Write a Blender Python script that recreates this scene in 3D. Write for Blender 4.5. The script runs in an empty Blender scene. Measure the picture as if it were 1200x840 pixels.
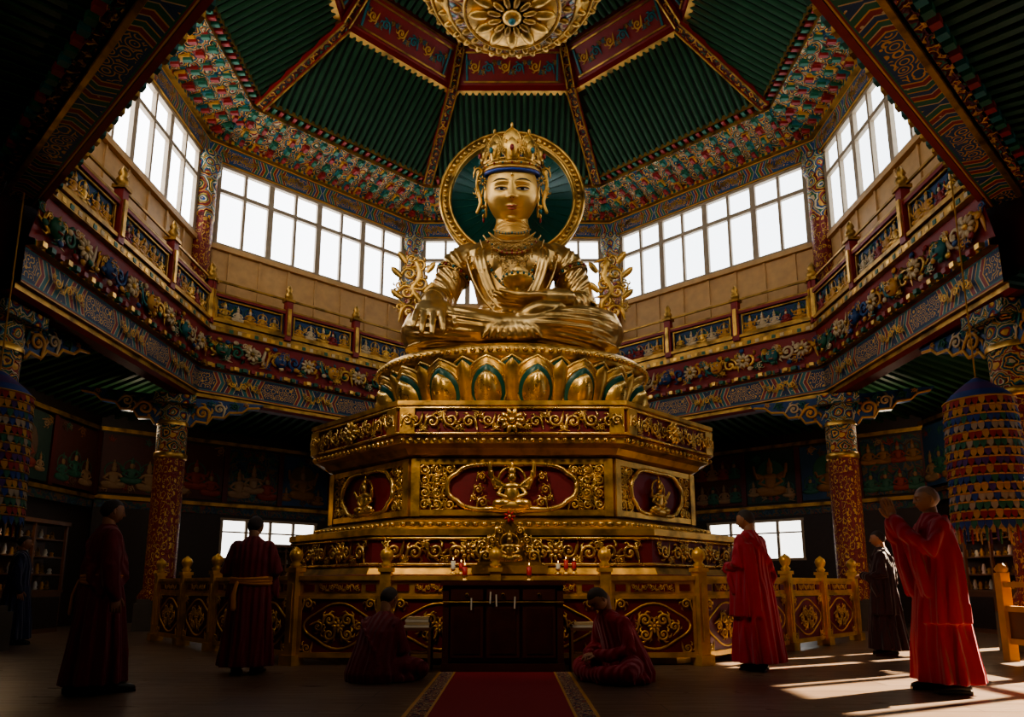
import bpy, math, random
from mathutils import Matrix, Vector
from math import sin,cos,pi,radians,sqrt,atan2,exp
random.seed(7)
C=12.2
T_=Matrix.Translation
def RZ(a): return Matrix.Rotation(a,4,'Z')
def RX(a): return Matrix.Rotation(a,4,'X')
def RY(a): return Matrix.Rotation(a,4,'Y')
def SC(x,y,z): return Matrix.Diagonal((x,y,z,1))
# ------------------------------------------------------------------ materials
def c4(c): return (c[0],c[1],c[2],1)
class NB:
    def __init__(s,name,rough=.6,metal=0.):
        s.m=bpy.data.materials.new(name); s.m.use_nodes=True
        s.t=s.m.node_tree; s.n=s.t.nodes; s.l=s.t.links
        s.b=s.n['Principled BSDF']; s.b.inputs['Roughness'].default_value=rough; s.b.inputs['Metallic'].default_value=metal
    def put(s,sock,x):
        if hasattr(x,'is_linked') or hasattr(x,'links'): s.l.new(x,sock)
        elif isinstance(x,(tuple,list)):
            sock.default_value=c4(x) if len(sock.default_value)==4 else tuple(x)
        else: sock.default_value=x
    def uv(s):
        return s.n.new('ShaderNodeTexCoord').outputs['UV']
    def obj(s):
        return s.n.new('ShaderNodeTexCoord').outputs['Object']
    def xyz(s,v):
        n=s.n.new('ShaderNodeSeparateXYZ'); s.l.new(v,n.inputs[0]); return n.outputs
    def math(s,op,a,b=None,c=None):
        n=s.n.new('ShaderNodeMath'); n.operation=op; s.put(n.inputs[0],a)
        if b is not None: s.put(n.inputs[1],b)
        if c is not None: s.put(n.inputs[2],c)
        return n.outputs[0]
    def ramp(s,f,stops,interp='CONSTANT'):
        n=s.n.new('ShaderNodeValToRGB'); n.color_ramp.interpolation=interp
        e=n.color_ramp.elements
        while len(e)<len(stops): e.new(.5)
        for i,(p,c) in enumerate(stops): e[i].position=p; 
        for i,(p,c) in enumerate(stops): e[i].position=p; e[i].color=c4(c)
        s.put(n.inputs[0],f); return n.outputs[0]
    def mix(s,f,a,b,mode='MIX'):
        n=s.n.new('ShaderNodeMix'); n.data_type='RGBA'; n.blend_type=mode
        s.put(n.inputs[0],f); s.put(n.inputs[6],a); s.put(n.inputs[7],b); return n.outputs[2]
    def noise(s,v,scale,detail=3,dist=0.,out=0):
        n=s.n.new('ShaderNodeTexNoise'); s.l.new(v,n.inputs['Vector']); n.inputs['Scale'].default_value=scale
        n.inputs['Detail'].default_value=detail; n.inputs['Distortion'].default_value=dist; return n.outputs[out]
    def voro(s,v,scale,rand=1.,feat='F1',out='Distance'):
        n=s.n.new('ShaderNodeTexVoronoi'); s.l.new(v,n.inputs['Vector']); n.inputs['Scale'].default_value=scale
        n.feature=feat; n.inputs['Randomness'].default_value=rand; return n.outputs[out]
    def wave(s,v,scale,dist=0.,detail=2,dirn='X',dscale=1.):
        n=s.n.new('ShaderNodeTexWave'); s.l.new(v,n.inputs['Vector']); n.inputs['Scale'].default_value=scale
        n.inputs['Distortion'].default_value=dist; n.bands_direction=dirn; n.inputs['Detail'].default_value=detail
        n.inputs['Detail Scale'].default_value=dscale; return n.outputs[1]
    def bump(s,h,st=.3,dist=.02):
        n=s.n.new('ShaderNodeBump'); n.inputs['Strength'].default_value=st; n.inputs['Distance'].default_value=dist
        s.put(n.inputs['Height'],h); s.l.new(n.outputs[0],s.b.inputs['Normal'])
    def col(s,c): s.put(s.b.inputs['Base Color'],c)
    def vscale(s,v,sx,sy,sz=1):
        n=s.n.new('ShaderNodeMapping'); s.l.new(v,n.inputs[0]); n.inputs['Scale'].default_value=(sx,sy,sz); return n.outputs[0]

def plain(name,c,rough=.6,metal=0.,var=.25,vs=6.,bump=.1,bs=40.):
    k=NB(name,rough,metal); o=k.obj()
    f=k.noise(o,vs,4)
    k.col(k.mix(f,tuple(x*(1-var) for x in c),tuple(min(1,x*(1+var)) for x in c)))
    if bump: k.bump(k.noise(o,bs,3),bump,.01)
    return k.m
def goldm(name,c=(.80,.50,.14),rough=.34,dark=.35,metal=.9,bs=25,bump=.15):
    k=NB(name,rough,metal); o=k.obj()
    f=k.noise(o,3.5,5)
    cc=k.ramp(f,[(.3,tuple(x*dark for x in c)),(.55,c),(.75,tuple(min(1,x*1.15) for x in c))],'LINEAR')
    k.col(cc); k.bump(k.noise(o,bs,4),bump,.02)
    k.put(k.b.inputs['Roughness'],k.math('MULTIPLY_ADD',k.noise(o,9,3),.3,rough-.13))
    return k.m
def statue_mat():
    k=NB('statue_gold',.3,.92); o=k.obj(); f=k.noise(o,2.2,5)
    k.col(k.ramp(f,[(.3,(.40,.25,.085)),(.5,(.62,.40,.15)),(.72,(.78,.54,.23))],'LINEAR'))
    w=k.wave(k.vscale(o,1,1,.55),.9,5,2,'DIAGONAL',.9)
    k.bump(w,.35,.06)
    k.put(k.b.inputs['Roughness'],k.math('MULTIPLY_ADD',k.noise(o,7,4),.34,.18)); return k.m
RED=(.24,.018,.012); DRED=(.09,.008,.008); BLUE=(.012,.055,.17); NAVY=(.005,.022,.07); GRN=(.012,.12,.06); TEAL=(.012,.13,.13)
GLD=(.62,.34,.06); CRM=(.55,.42,.24)
def rosette(name,cols,scale=3.,ring=2.2,rand=.6,rough=.55,bump=.6,sx=1,sy=1,dist=.15):
    k=NB(name,rough); u=k.vscale(k.uv(),sx,sy)
    nz=k.noise(u,scale*1.7,2,0,1)
    mv=k.n.new('ShaderNodeVectorMath'); mv.operation='MULTIPLY_ADD'; k.l.new(nz,mv.inputs[0]); mv.inputs[1].default_value=(dist,dist,0); k.l.new(u,mv.inputs[2])
    d=k.voro(mv.outputs[0],scale,rand)
    f=k.math('FRACT',k.math('MULTIPLY',d,ring))
    n=len(cols); k.col(k.ramp(f,[(i/n,c) for i,c in enumerate(cols)]))
    k.bump(k.math('SINE',k.math('MULTIPLY',f,6.28*2)),bump,.02)
    return k.m
def beam_paint(name,P,H,base,c2,c3,rough=.5,vs=8.):
    k=NB(name,rough); x=k.xyz(k.uv())
    lu=k.math('ABSOLUTE',k.math('SUBTRACT',k.math('FRACT',k.math('DIVIDE',x[0],P)),.5))
    vn=k.math('ABSOLUTE',k.math('SUBTRACT',k.math('DIVIDE',x[1],H),.5))
    d=k.math('ADD',k.math('MULTIPLY',lu,1.7),k.math('MULTIPLY',vn,.22))
    cc=k.ramp(d,[(0,base),(.40,GLD),(.42,c2),(.48,CRM),(.495,c3),(.56,GLD),(.575,base),(.64,CRM),(.655,c2),(.72,GLD),(.74,c3),(.82,CRM),(.835,base),(.92,GLD),(.94,c2)])
    vo=k.voro(k.uv(),vs,.7)
    sw=k.math('SINE',k.math('MULTIPLY',vo,26.))
    g=k.math('MULTIPLY',k.math('GREATER_THAN',sw,.55),k.math('LESS_THAN',vn,.3))
    cc=k.mix(k.math('MULTIPLY',g,k.math('LESS_THAN',d,.38)),cc,GLD)
    g2=k.math('MULTIPLY',k.math('LESS_THAN',vo,.12),k.math('GREATER_THAN',d,.38))
    cc=k.mix(g2,cc,CRM)
    cc=k.mix(k.math('GREATER_THAN',vn,.38),cc,c3)
    cc=k.mix(k.math('GREATER_THAN',vn,.42),cc,RED)
    cc=k.mix(k.math('GREATER_THAN',vn,.46),cc,GLD)
    k.col(cc); k.bump(sw,.12,.01); return k.m
def stripes(name,cols,P,rough=.5,axis=0):
    k=NB(name,rough); x=k.xyz(k.uv()); f=k.math('FRACT',k.math('DIVIDE',x[axis],P)); n=len(cols)
    k.col(k.ramp(f,[(i/n,c) for i,c in enumerate(cols)])); return k.m
def emis(name,c,s):
    k=NB(name,.3); k.col(c); k.put(k.b.inputs['Emission Color'],c); k.b.inputs['Emission Strength'].default_value=s; return k.m

M={}
M['gold']=goldm('gilded_wood',(.72,.43,.115),.36,.30,.82)
M['goldb']=goldm('bright_gilding',(.84,.54,.17),.28,.5,.86)
M['goldd']=goldm('aged_gold',(.46,.26,.065),.40,.32,.8)
M['jewel']=goldm('antique_jewellery_gold',(.46,.28,.09),.33,.45,.85)
M['fgold']=goldm('fence_yellow_gilding',(.82,.47,.09),.36,.55,.55)
M['statue']=statue_mat()
M['face']=goldm('statue_face_gold',(.74,.45,.13),.40,.92,.72,10,.02)
M['redpanel']=plain('lacquer_red_panel',(.17,.010,.016),.5)
M['red']=plain('red_paint',(.24,.016,.012),.5)
M['dred']=plain('dark_red_paint',(.09,.010,.008),.55)
M['blue']=plain('blue_paint',BLUE,.5); M['navy']=plain('navy_paint',(.006,.04,.12),.5)
M['green']=plain('green_paint',(.015,.11,.055),.5); M['teal']=plain('teal_paint',TEAL,.5)
M['cream']=plain('cream_paint',CRM,.55); M['ochre']=plain('ochre_paint',(.55,.27,.045),.5)
M['darkwood']=plain('dark_wood',(.030,.017,.012),.5,0,.4,12)
M['wood']=plain('pale_wood_panel',(.56,.33,.13),.55,0,.25,5)
M['frame']=plain('window_frame_paint',(.34,.26,.17),.5)
M['tableW']=plain('altar_dark_lacquer',(.065,.018,.013),.32,0,.4,8)
M['tableR']=plain('altar_red_brown_frame',(.085,.026,.018),.35,0,.3,8)
M['shelfwood']=plain('shelf_wood',(.16,.07,.03),.5)
M['roofgreen']=plain('roof_green',(.022,.072,.030),.42,0,.4,5)
M['roofdark']=plain('roof_board_dark',(.006,.020,.011),.6)
M['stone']=plain('stone_base',(.08,.065,.05),.7)
M['skin']=plain('monk_skin',(.38,.19,.105),.5,0,.12,14,.05)
M['hair']=plain('shaved_hair',(.04,.028,.024),.7,0,.2)
M['hair2']=plain('grey_stubble_scalp',(.24,.14,.10),.55,0,.2)
M['white']=plain('eye_white',(.60,.52,.40),.3,0,.05,5,0)
M['dark']=plain('eye_dark',(.012,.01,.012),.3,0,.1,5,0)
M['lips']=plain('lips_red',(.38,.07,.035),.4,0,.1,5,0)
M['mlips']=plain('monk_lips',(.26,.10,.07),.5,0,.1,5,0)
M['hairblue']=plain('hair_lapis_blue',(.02,.05,.26),.4)
M['shoe']=plain('black_shoe',(.012,.011,.012),.35)
M['sash']=plain('yellow_sash',(.66,.25,.015),.6)
M['bgreen']=plain('halo_green',(.006,.085,.06),.35)
M['paper']=plain('paper',(.7,.66,.56),.7)
M['candle']=plain('red_candle',(.5,.02,.015),.4)
M['eave']=beam_paint('eave_painted_lintel',1.48,.5,BLUE,RED,GRN)
M['gbeam']=beam_paint('gallery_painted_beam',1.97,.6,NAVY,RED,TEAL)
M['nbeam']=beam_paint('near_beam_painted',2.2,.5,(.01,.05,.14),RED,GRN,.5,6.)
M['ros1']=rosette('painted_rosettes',[RED,GLD,BLUE,CRM,GRN,GLD,DRED],2.6,2.4)
M['ros2']=rosette('painted_swirl_blue',[NAVY,TEAL,GLD,RED,CRM,GRN,DRED,GLD],4.5,2.,.8)
M['ros3']=rosette('column_brocade',[(.16,.012,.01),RED,(.16,.012,.01),GLD,(.16,.012,.01),RED],9.,1.6,.35,.45,.4,1,.6)
M['ros4']=rosette('hip_beam_pattern',[DRED,GLD,RED,GRN,DRED],5.,2.1,.4)
M['ros5']=rosette('capital_pattern',[BLUE,TEAL,CRM,GRN,GLD,RED],4.,2.6,.3)
M['canopy']=rosette('canopy_glass_pattern',[(.35,.2,.06),(.10,.06,.03),(.45,.28,.1),(.03,.08,.07),(.2,.03,.02)],4.,2.2,.3,.25,.3)
M['mural']=rosette('mural_painting',[(.012,.03,.06),(.02,.07,.10),(.14,.08,.03),(.015,.04,.07),(.16,.04,.02),(.02,.08,.05)],3.5,1.7,1.,.6,.05,1,1,.35)
M['dent']=stripes('dentil_paint',[RED,GLD,BLUE,GLD,GRN,GLD],.42)
WS={0:2.6,1:3.4,2:3.7,3:4.2,4:4.8,5:6.2,6:6.8,7:3.2}
for q in WS: M['pane%d'%q]=emis('bright_window_pane_%d'%q,(.86,.93,1.0) if q<3 else (.92,.95,1.0),WS[q])
M['paneL']=emis('lower_window_pane',(.95,.95,.92),3.)

def robe_mat(name,c):
    k=NB(name,.75); o=k.obj()
    w=k.wave(k.vscale(o,1,1,.25),5,4,3,'X',1.2)
    k.col(k.mix(k.noise(o,5,3),tuple(x*.7 for x in c),tuple(x*1.2 for x in c)))
    k.bump(w,.5,.05)
    k.b.inputs['Sheen Weight'].default_value=.15
    return k.m
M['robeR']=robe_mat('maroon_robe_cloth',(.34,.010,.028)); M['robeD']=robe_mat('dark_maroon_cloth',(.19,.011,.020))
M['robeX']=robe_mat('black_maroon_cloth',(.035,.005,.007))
M['robeB']=robe_mat('blue_robe_cloth',(.012,.02,.07)); M['robeL']=robe_mat('crimson_robe_cloth',(.42,.014,.038))

def floor_mat():
    k=NB('floor_boards',.32); o=k.obj()
    b=k.n.new('ShaderNodeTexBrick'); k.l.new(o,b.inputs['Vector']); b.inputs['Scale'].default_value=1
    b.inputs['Brick Width'].default_value=2.4; b.inputs['Row Height'].default_value=.34; b.inputs['Mortar Size'].default_value=.006
    b.inputs['Color1'].default_value=(.165,.105,.068,1); b.inputs['Color2'].default_value=(.225,.15,.10,1); b.inputs['Mortar'].default_value=(.02,.015,.012,1)
    n=k.noise(k.vscale(o,.6,6,1),3,5)
    k.col(k.mix(k.math('MULTIPLY',n,.5),b.outputs[0],(.07,.047,.034)))
    k.put(k.b.inputs['Roughness'],k.math('MULTIPLY_ADD',n,.3,.18)); k.bump(n,.08,.01); return k.m
M['floor']=floor_mat()
def carpet_mat():
    k=NB('red_carpet',.9); o=k.obj(); k.col(k.mix(k.noise(o,60,2),(.20,.006,.012),(.34,.012,.02))); k.bump(k.noise(o,200,2),.3,.01); return k.m
M['carpet']=carpet_mat()
M['carpetB']=rosette('carpet_border',[NAVY,(.35,.2,.1),DRED,CRM,RED],9,2.2,.1,.9,.1)

# ------------------------------------------------------------------ mesh builder
class MB:
    def __init__(s): s.v=[];s.f=[];s.m=[];s.u=[];s.sm=[];s.M=Matrix.Identity(4);s.mi=0;s.smooth=False
    def add(s,vs,fs,uvs=None,mi=None,M=None,smooth=None):
        b=len(s.v); X=s.M if M is None else s.M@M
        s.v.extend([tuple(X@Vector(p)) for p in vs])
        mi=s.mi if mi is None else mi; sm=s.smooth if smooth is None else smooth
        for i,f in enumerate(fs):
            s.f.append(tuple(b+j for j in f)); s.m.append(mi); s.sm.append(sm)
            s.u.append(uvs[i] if uvs else None)
    def box(s,c,d,mi=None,rz=0,M=None):
        hx,hy,hz=d[0]/2,d[1]/2,d[2]/2
        vs=[(x,y,z) for x in(-hx,hx) for y in(-hy,hy) for z in(-hz,hz)]
        fs=[(0,1,3,2),(4,6,7,5),(0,4,5,1),(2,3,7,6),(0,2,6,4),(1,5,7,3)]
        uvs=[]
        for k,f in enumerate(fs):
            if k<2: uvs.append([(vs[i][1],vs[i][2]+hz) for i in f])
            elif k<4: uvs.append([(vs[i][0],vs[i][2]+hz) for i in f])
            else: uvs.append([(vs[i][0],vs[i][1]+hy) for i in f])
        X=T_(c)@RZ(rz)
        s.add(vs,fs,uvs,mi,X if M is None else M@X,False)
    def tube(s,pts,rad,n=8,mi=None,M=None,round_=True,flat=1.,smooth=True):
        P=[Vector(p) for p in pts]; R=list(rad) if hasattr(rad,'__len__') else [rad]*len(P)
        if round_:
            d0=(P[0]-P[1]).normalized(); d1=(P[-1]-P[-2]).normalized(); r0=R[0]; r1=R[-1]
            P=[P[0]+d0*r0,P[0]+d0*r0*.7]+P+[P[-1]+d1*r1*.7,P[-1]+d1*r1]; R=[r0*.12,r0*.7]+R+[r1*.7,r1*.12]
        vs=[];nrm=None
        for i,p in enumerate(P):
            t=(P[min(i+1,len(P)-1)]-P[max(i-1,0)])
            if t.length<1e-9: t=Vector((0,0,1))
            t.normalize()
            if nrm is None:
                a=Vector((0,1,0)) if abs(t.y)<.9 else Vector((1,0,0)); nrm=t.cross(a).normalized()
            else:
                nrm=nrm-t*nrm.dot(t)
                nrm.normalize()
            bn=t.cross(nrm)
            for j in range(n):
                a=2*pi*j/n; vs.append(p+nrm*cos(a)*R[i]+bn*sin(a)*R[i]*flat)
        fs=[];L=len(P)
        for i in range(L-1):
            for j in range(n): fs.append((i*n+j,i*n+(j+1)%n,(i+1)*n+(j+1)%n,(i+1)*n+j))
        fs.append(tuple(range(n))); fs.append(tuple((L-1)*n+j for j in range(n)))
        s.add(vs,fs,None,mi,M,smooth)
    def ell(s,c,r,mi=None,M=None,nu=16,nv=10,rot=None):
        if not hasattr(r,'__len__'): r=(r,r,r)
        vs=[];fs=[]
        for i in range(nv+1):
            ph=-pi/2+pi*i/nv
            for j in range(nu):
                a=2*pi*j/nu; vs.append((r[0]*cos(ph)*cos(a),r[1]*cos(ph)*sin(a),r[2]*sin(ph)))
        for i in range(nv):
            for j in range(nu): fs.append((i*nu+j,i*nu+(j+1)%nu,(i+1)*nu+(j+1)%nu,(i+1)*nu+j))
        X=T_(c)
        if rot is not None: X=X@rot
        s.add(vs,fs,None,mi,X if M is None else M@X,True)
    def lathe(s,prof,n=32,mi=None,c=(0,0,0),sx=1,sy=1,mis=None,smooth=True,M=None,flute=None):
        vs=[];fs=[];uv=[];mm=[]
        for i,(r,z) in enumerate(prof):
            for j in range(n):
                a=2*pi*j/n; rr=r*(1+(flute[1]*cos(flute[0]*a) if flute else 0))
                vs.append((c[0]+rr*cos(a)*sx,c[1]+rr*sin(a)*sy,c[2]+z))
        X=s.M if M is None else s.M@M
        for i in range(len(prof)-1):
            r=max(prof[i][0],prof[i+1][0]); fs=[];uv=[]
            for j in range(n):
                fs.append((i*n+j,i*n+(j+1)%n,(i+1)*n+(j+1)%n,(i+1)*n+j))
                u0=r*2*pi*j/n;u1=r*2*pi*(j+1)/n; uv.append([(u0,prof[i][1]),(u1,prof[i][1]),(u1,prof[i+1][1]),(u0,prof[i+1][1])])
            b=len(s.v)
            if i==0: base=b; s.v.extend([tuple(X@Vector(p)) for p in vs])
            for q,f in enumerate(fs):
                s.f.append(tuple(base+t for t in f)); s.m.append((mis[i] if mis else (s.mi if mi is None else mi))); s.sm.append(smooth); s.u.append(uv[q])
    def loft(s,rings,n=48,mi=None,M=None,k=11,ph=0.):
        vs=[];fs=[]
        for (cx,cy,z,rx,ry,am) in rings:
            for j in range(n):
                a=2*pi*j/n
                w=1+am*(.6*sin(k*a+ph+1.2*sin(2*a))+.4*sin((k*1.0+6)*a+2*ph+z*2))
                vs.append((cx+rx*w*cos(a),cy+ry*w*sin(a),z))
        L=len(rings)
        for i in range(L-1):
            for j in range(n): fs.append((i*n+j,i*n+(j+1)%n,(i+1)*n+(j+1)%n,(i+1)*n+j))
        fs.append(tuple(range(n-1,-1,-1))); fs.append(tuple((L-1)*n+j for j in range(n)))
        s.add(vs,fs,None,mi,M,True)
    def extr(s,poly,y0,y1,mi=None,M=None):
        n=len(poly); vs=[(x,y0,z) for x,z in poly]+[(x,y1,z) for x,z in poly]
        fs=[tuple(range(n)),tuple(range(2*n-1,n-1,-1))]+[(i,(i+1)%n,n+(i+1)%n,n+i) for i in range(n)]
        uvs=[[(vs[i][0],vs[i][2]) for i in f] for f in fs]
        s.add(vs,fs,uvs,mi,M,False)
    def done(s,name,mats,parent=None,vox=None,sm=0,M=None):
        me=bpy.data.meshes.new(name); me.from_pydata(s.v,[],s.f)
        for m in mats: me.materials.append(m)
        me.polygons.foreach_set('material_index',s.m); me.polygons.foreach_set('use_smooth',s.sm)
        ul=me.uv_layers.new(name='UVMap'); fl=[]
        for f,u in zip(s.f,s.u):
            if u: 
                for q in u: fl.extend((q[0],q[1]))
            else: fl.extend([0.]*(2*len(f)))
        ul.data.foreach_set('uv',fl)
        me.update(); o=bpy.data.objects.new(name,me); bpy.context.scene.collection.objects.link(o)
        if M is not None: o.matrix_world=M
        if parent is not None: o.parent=parent
        if vox:
            r=o.modifiers.new('remesh','REMESH'); r.mode='VOXEL'; r.voxel_size=vox; r.use_smooth_shade=True
            if sm:
                q=o.modifiers.new('smooth','SMOOTH'); q.iterations=sm; q.factor=.5
        return o
def empty(name,M=None):
    e=bpy.data.objects.new(name,None); bpy.context.scene.collection.objects.link(e); e.empty_display_size=.2
    if M is not None: e.matrix_world=M
    return e
def ml(*n): return [M[x] for x in n]
def bez(pts,n=14):
    P=[Vector(p) for p in pts]; P=[2*P[0]-P[1]]+P+[2*P[-1]-P[-2]]; out=[]
    m=len(P)-3
    for k in range(n+1):
        t=k/n*m; i=min(int(t),m-1); f=t-i; a,b_,c,d=P[i],P[i+1],P[i+2],P[i+3]
        out.append(.5*((2*b_)+(c-a)*f+(2*a-5*b_+4*c-d)*f*f+(3*b_-a-3*c+d)*f**3))
    return out

# rings
def hall(R):
    return [(.4*R,C-.93*R),(R,C-.4*R),(R,C+.4*R),(.4*R,C+.93*R),(-.4*R,C+.93*R),(-R,C+.4*R),(-R,C-.4*R),(-.4*R,C-.93*R)]
def ped(b,ra=.5):
    a=b*ra; return [(a,C-b),(b,C-a),(b,C+a),(a,C+b),(-a,C+b),(-b,C+a),(-b,C-a),(-a,C-b)]
def sweep(mb,fn,prof,mis,faces=range(8)):
    for k in range(len(prof)-1):
        (r0,z0),(r1,z1)=prof[k],prof[k+1]; A=fn(r0);B=fn(r1); h=sqrt((r0-r1)**2+(z0-z1)**2)
        for i in faces:
            j=(i+1)%8
            p=[(A[i][0],A[i][1],z0),(A[j][0],A[j][1],z0),(B[j][0],B[j][1],z1),(B[i][0],B[i][1],z1)]
            L0=sqrt((A[i][0]-A[j][0])**2+(A[i][1]-A[j][1])**2); L1=sqrt((B[i][0]-B[j][0])**2+(B[i][1]-B[j][1])**2)
            mb.add(p,[(0,1,2,3)],[[(-L0/2,0),(L0/2,0),(L1/2,h),(-L1/2,h)]],mis[k],None,False)
def faceM(K,i,z=0,outer=False):
    a=Vector((K[i][0],K[i][1],0)); b=Vector((K[(i+1)%8][0],K[(i+1)%8][1],0))
    X=(b-a).normalized() if outer else (a-b).normalized()
    Z=Vector((0,0,1)); Y=Z.cross(X); c=(a+b)/2+Vector((0,0,z))
    m=Matrix.Identity(4)
    for r in range(3): m[r][0]=X[r]; m[r][1]=Y[r]; m[r][2]=Z[r]; m[r][3]=c[r]
    return m,(a-b).length

def spiral_template(turns=1.35,n=18,seg=5):
    t=MB(); pts=[];rad=[]
    pts.append((1.25,0,-1.3)); rad.append(.06)
    pts.append((1.12,0,-.65)); rad.append(.19)
    for i in range(n):
        q=i/(n-1); a=2*pi*turns*q; r=1-.78*q
        pts.append((r*cos(a),-.12*q,r*sin(a))); rad.append(.25-.08*q)
    t.tube(pts,rad,seg,0,None,False,1.)
    t.ell((0,-.1,0),(.24,.24,.24),0,None,6,4)
    for a in (.5,1.6,2.7,3.7):
        t.tube([(1.0*cos(a),0,1.0*sin(a)),(1.36*cos(a+.25),0,1.36*sin(a+.25)),(1.5*cos(a+.6),0,1.5*sin(a+.6))],[.2,.18,.04],4,0,None,False)
    return t
SP=spiral_template()
def spiral(mb,x,z,r,mi=0,mir=1,rot=0.,M=None,y=0.,dep=.6):
    X=T_((x,y,z))@RY(rot)@SC(r*mir,r*dep,r)
    mb.add(SP.v,SP.f,None,mi,X if M is None else M@X,True)
def flower(mb,x,z,r,mi=0,mi2=0,M=None,n=8,y=0.):
    for k in range(n):
        a=2*pi*k/n; mb.ell((x+.62*r*cos(a),y,z+.62*r*sin(a)),(.40*r,.18*r,.2*r),mi,M,7,4,RY(-a))
    mb.ell((x,y-.1*r,z),(.28*r,.22*r,.28*r),mi2,M,8,5)
def scroll_row(mb,L,H,z0,M,mis=(0,),y=0.,dens=1.):
    n=max(1,int(round(L/(H*.92/dens)))); w=L/n
    for k in range(n):
        x=-L/2+w*(k+.5); up=1 if k%2 else -1; mir=1 if x>0 else -1
        zc=z0+H*.5; m=mis[k%len(mis)]; m2=mis[(k+1)%len(mis)]
        spiral(mb,x,zc-up*H*.04,H*.27,m,mir,(0 if up>0 else pi),M,y)
        spiral(mb,x+w*.38,zc+up*H*.27,H*.12,m2,-mir,pi/2,M,y)
        spiral(mb,x-w*.40,zc-up*H*.27,H*.12,m2,mir,-pi/2,M,y)
def scroll_fill(mb,L,H,z0,M,r,mis=(0,),mask=None,y=0.):
    nx=max(1,int(L/(r*2.15))); nz=max(1,int(H/(r*2.15)))
    for i in range(nx):
        for j in range(nz):
            x=-L/2+L*(i+.5)/nx; z=z0+H*(j+.5)/nz
            if mask and not mask(x,z): continue
            mir=1 if x>0 else -1
            spiral(mb,x,z,min(r,L/nx*.44,H/nz*.44),mis[(i+j)%len(mis)],mir*(1 if j%2 else -1),(i+j)%4*pi/2,M,y)
def deity(mb,x,z,h,mi=0,mih=0,M=None,arms=1,y=0.,q=1,mihead=None):
    X=T_((x,y,z)); X=X if M is None else M@X
    n1,n2=(8,5) if q==1 else (18,12)
    e=lambda c,r,m=mi:mb.ell(tuple(a*h for a in c),tuple(a*h for a in r),m,X,n1,n2)
    mh=mi if mihead is None else mihead
    e((0,0,.10),(.40,.12,.11)); e((-.2,-.04,.15),(.18,.1,.09)); e((.2,-.04,.15),(.18,.1,.09))
    e((0,0,.34),(.15,.10,.2)); e((0,0,.48),(.19,.10,.09)); e((0,-.03,.65),(.09,.09,.11),mh); e((0,-.02,.78),(.075,.07,.10)); e((0,0,.88),(.03,.03,.09))
    k=[(h*.27*cos(a)*1.0,.03*h,h*(.60+.27*sin(a))) for a in [pi*(-.25+1.5*i/14) for i in range(15)]]
    mb.tube(k,h*.028,4,mih,X,False)
    for sgn in(-1,1):
        for a in range(arms):
            el=(sgn*h*(.28+.05*a),0,h*(.34+.12*a)); ha=(sgn*h*(.12+.13*a),-.06*h,h*(.26+.22*a))
            if a>0: ha=(sgn*h*(.34+.03*a),-.06*h,h*(.42+.17*a))
            mb.tube([(sgn*h*.16,0,h*.48),el,ha],[.055*h,.048*h,.04*h],5 if q==1 else 8,mi,X)

# ------------------------------------------------------------------ room shell
fl=MB(); fl.box((0,9.5,-.1),(21.4,26,.2)); fl.done('floor',[M['floor']])
def wall(name,a,b,z0,z1,mat,uvmat=None):
    w=MB(); A=Vector((a[0],a[1],0));B=Vector((b[0],b[1],0)); L=(B-A).length
    ang=atan2(B.y-A.y,B.x-A.x); w.M=T_((A+B)/2)@RZ(ang); w.box((0,0,(z0+z1)/2),(L,.12,z1-z0)); return w.done(name,[M[mat]])
wall('wall_back',(-4.5,22.05),(4.5,22.05),0,5.6,'darkwood')
wall('wall_left',(-10.55,-3),(-10.55,17),0,7.2,'darkwood')
wall('wall_front',(-10.5,-3.05),(10.5,-3.05),0,7.2,'darkwood')
def diag_wall(name,sx):
    w=MB(); A=Vector((sx*4.5,22,0));B=Vector((sx*10.5,17,0)); L=(B-A).length
    X=(B-A).normalized()*sx; ang=atan2(X.y,X.x); w.M=T_((A+B)/2)@RZ(ang)
    t0,t1=.25,.60
    xa,xb=sorted([sx*(t0-.5)*L,sx*(t1-.5)*L])
    z0,z1=1.65,2.75
    w.box(((-L/2+xa)/2,0,2.8),(xa+L/2,.14,5.6),0); w.box(((L/2+xb)/2,0,2.8),(L/2-xb,.14,5.6),0)
    w.box(((xa+xb)/2,0,z0/2),(xb-xa,.14,z0),0); w.box(((xa+xb)/2,0,(z1+5.6)/2),(xb-xa,.14,5.6-z1),0)
    o=w.done(name,[M['darkwood']])
    g=MB(); g.M=w.M
    g.box(((xa+xb)/2,.03,(z0+z1)/2),(xb-xa,.02,z1-z0),1)
    n=4
    for i in range(n+1): g.box((xa+(xb-xa)*i/n,-.04,(z0+z1)/2),(.07,.08,z1-z0),0)
    for z in (z0,z1): g.box(((xa+xb)/2,-.045,z),(xb-xa+.1,.09,.07),0)
    g.box(((xa+xb)/2,-.045,z1-.35),(xb-xa+.1,.05,.04),0)
    g.done('window_low_'+('right' if sx>0 else 'left'),ml('frame','paneL'))
    return w.M,L
mats_diag=[diag_wall('wall_back_left',-1),diag_wall('wall_back_right',1)]
w=MB(); oy0,oy1,oz0,oz1=6.9,12.6,1.3,4.8
w.box((10.55,(-3+oy0)/2,3.6),(.12,oy0+3,7.2)); w.box((10.55,(17+oy1)/2,3.6),(.12,17-oy1,7.2))
w.box((10.55,(oy0+oy1)/2,oz0/2),(.12,oy1-oy0,oz0)); w.box((10.55,(oy0+oy1)/2,(oz1+7.2)/2),(.12,oy1-oy0,7.2-oz1))
w.done('wall_right',[M['darkwood']])
w=MB()
for i in range(9): w.box((10.5,oy0+(oy1-oy0)*i/8,(oz0+oz1)/2),(.1,.1,oz1-oz0))
for z in(oz0,oz1,3.6): w.box((10.5,(oy0+oy1)/2,z),(.1,oy1-oy0,.1))
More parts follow.
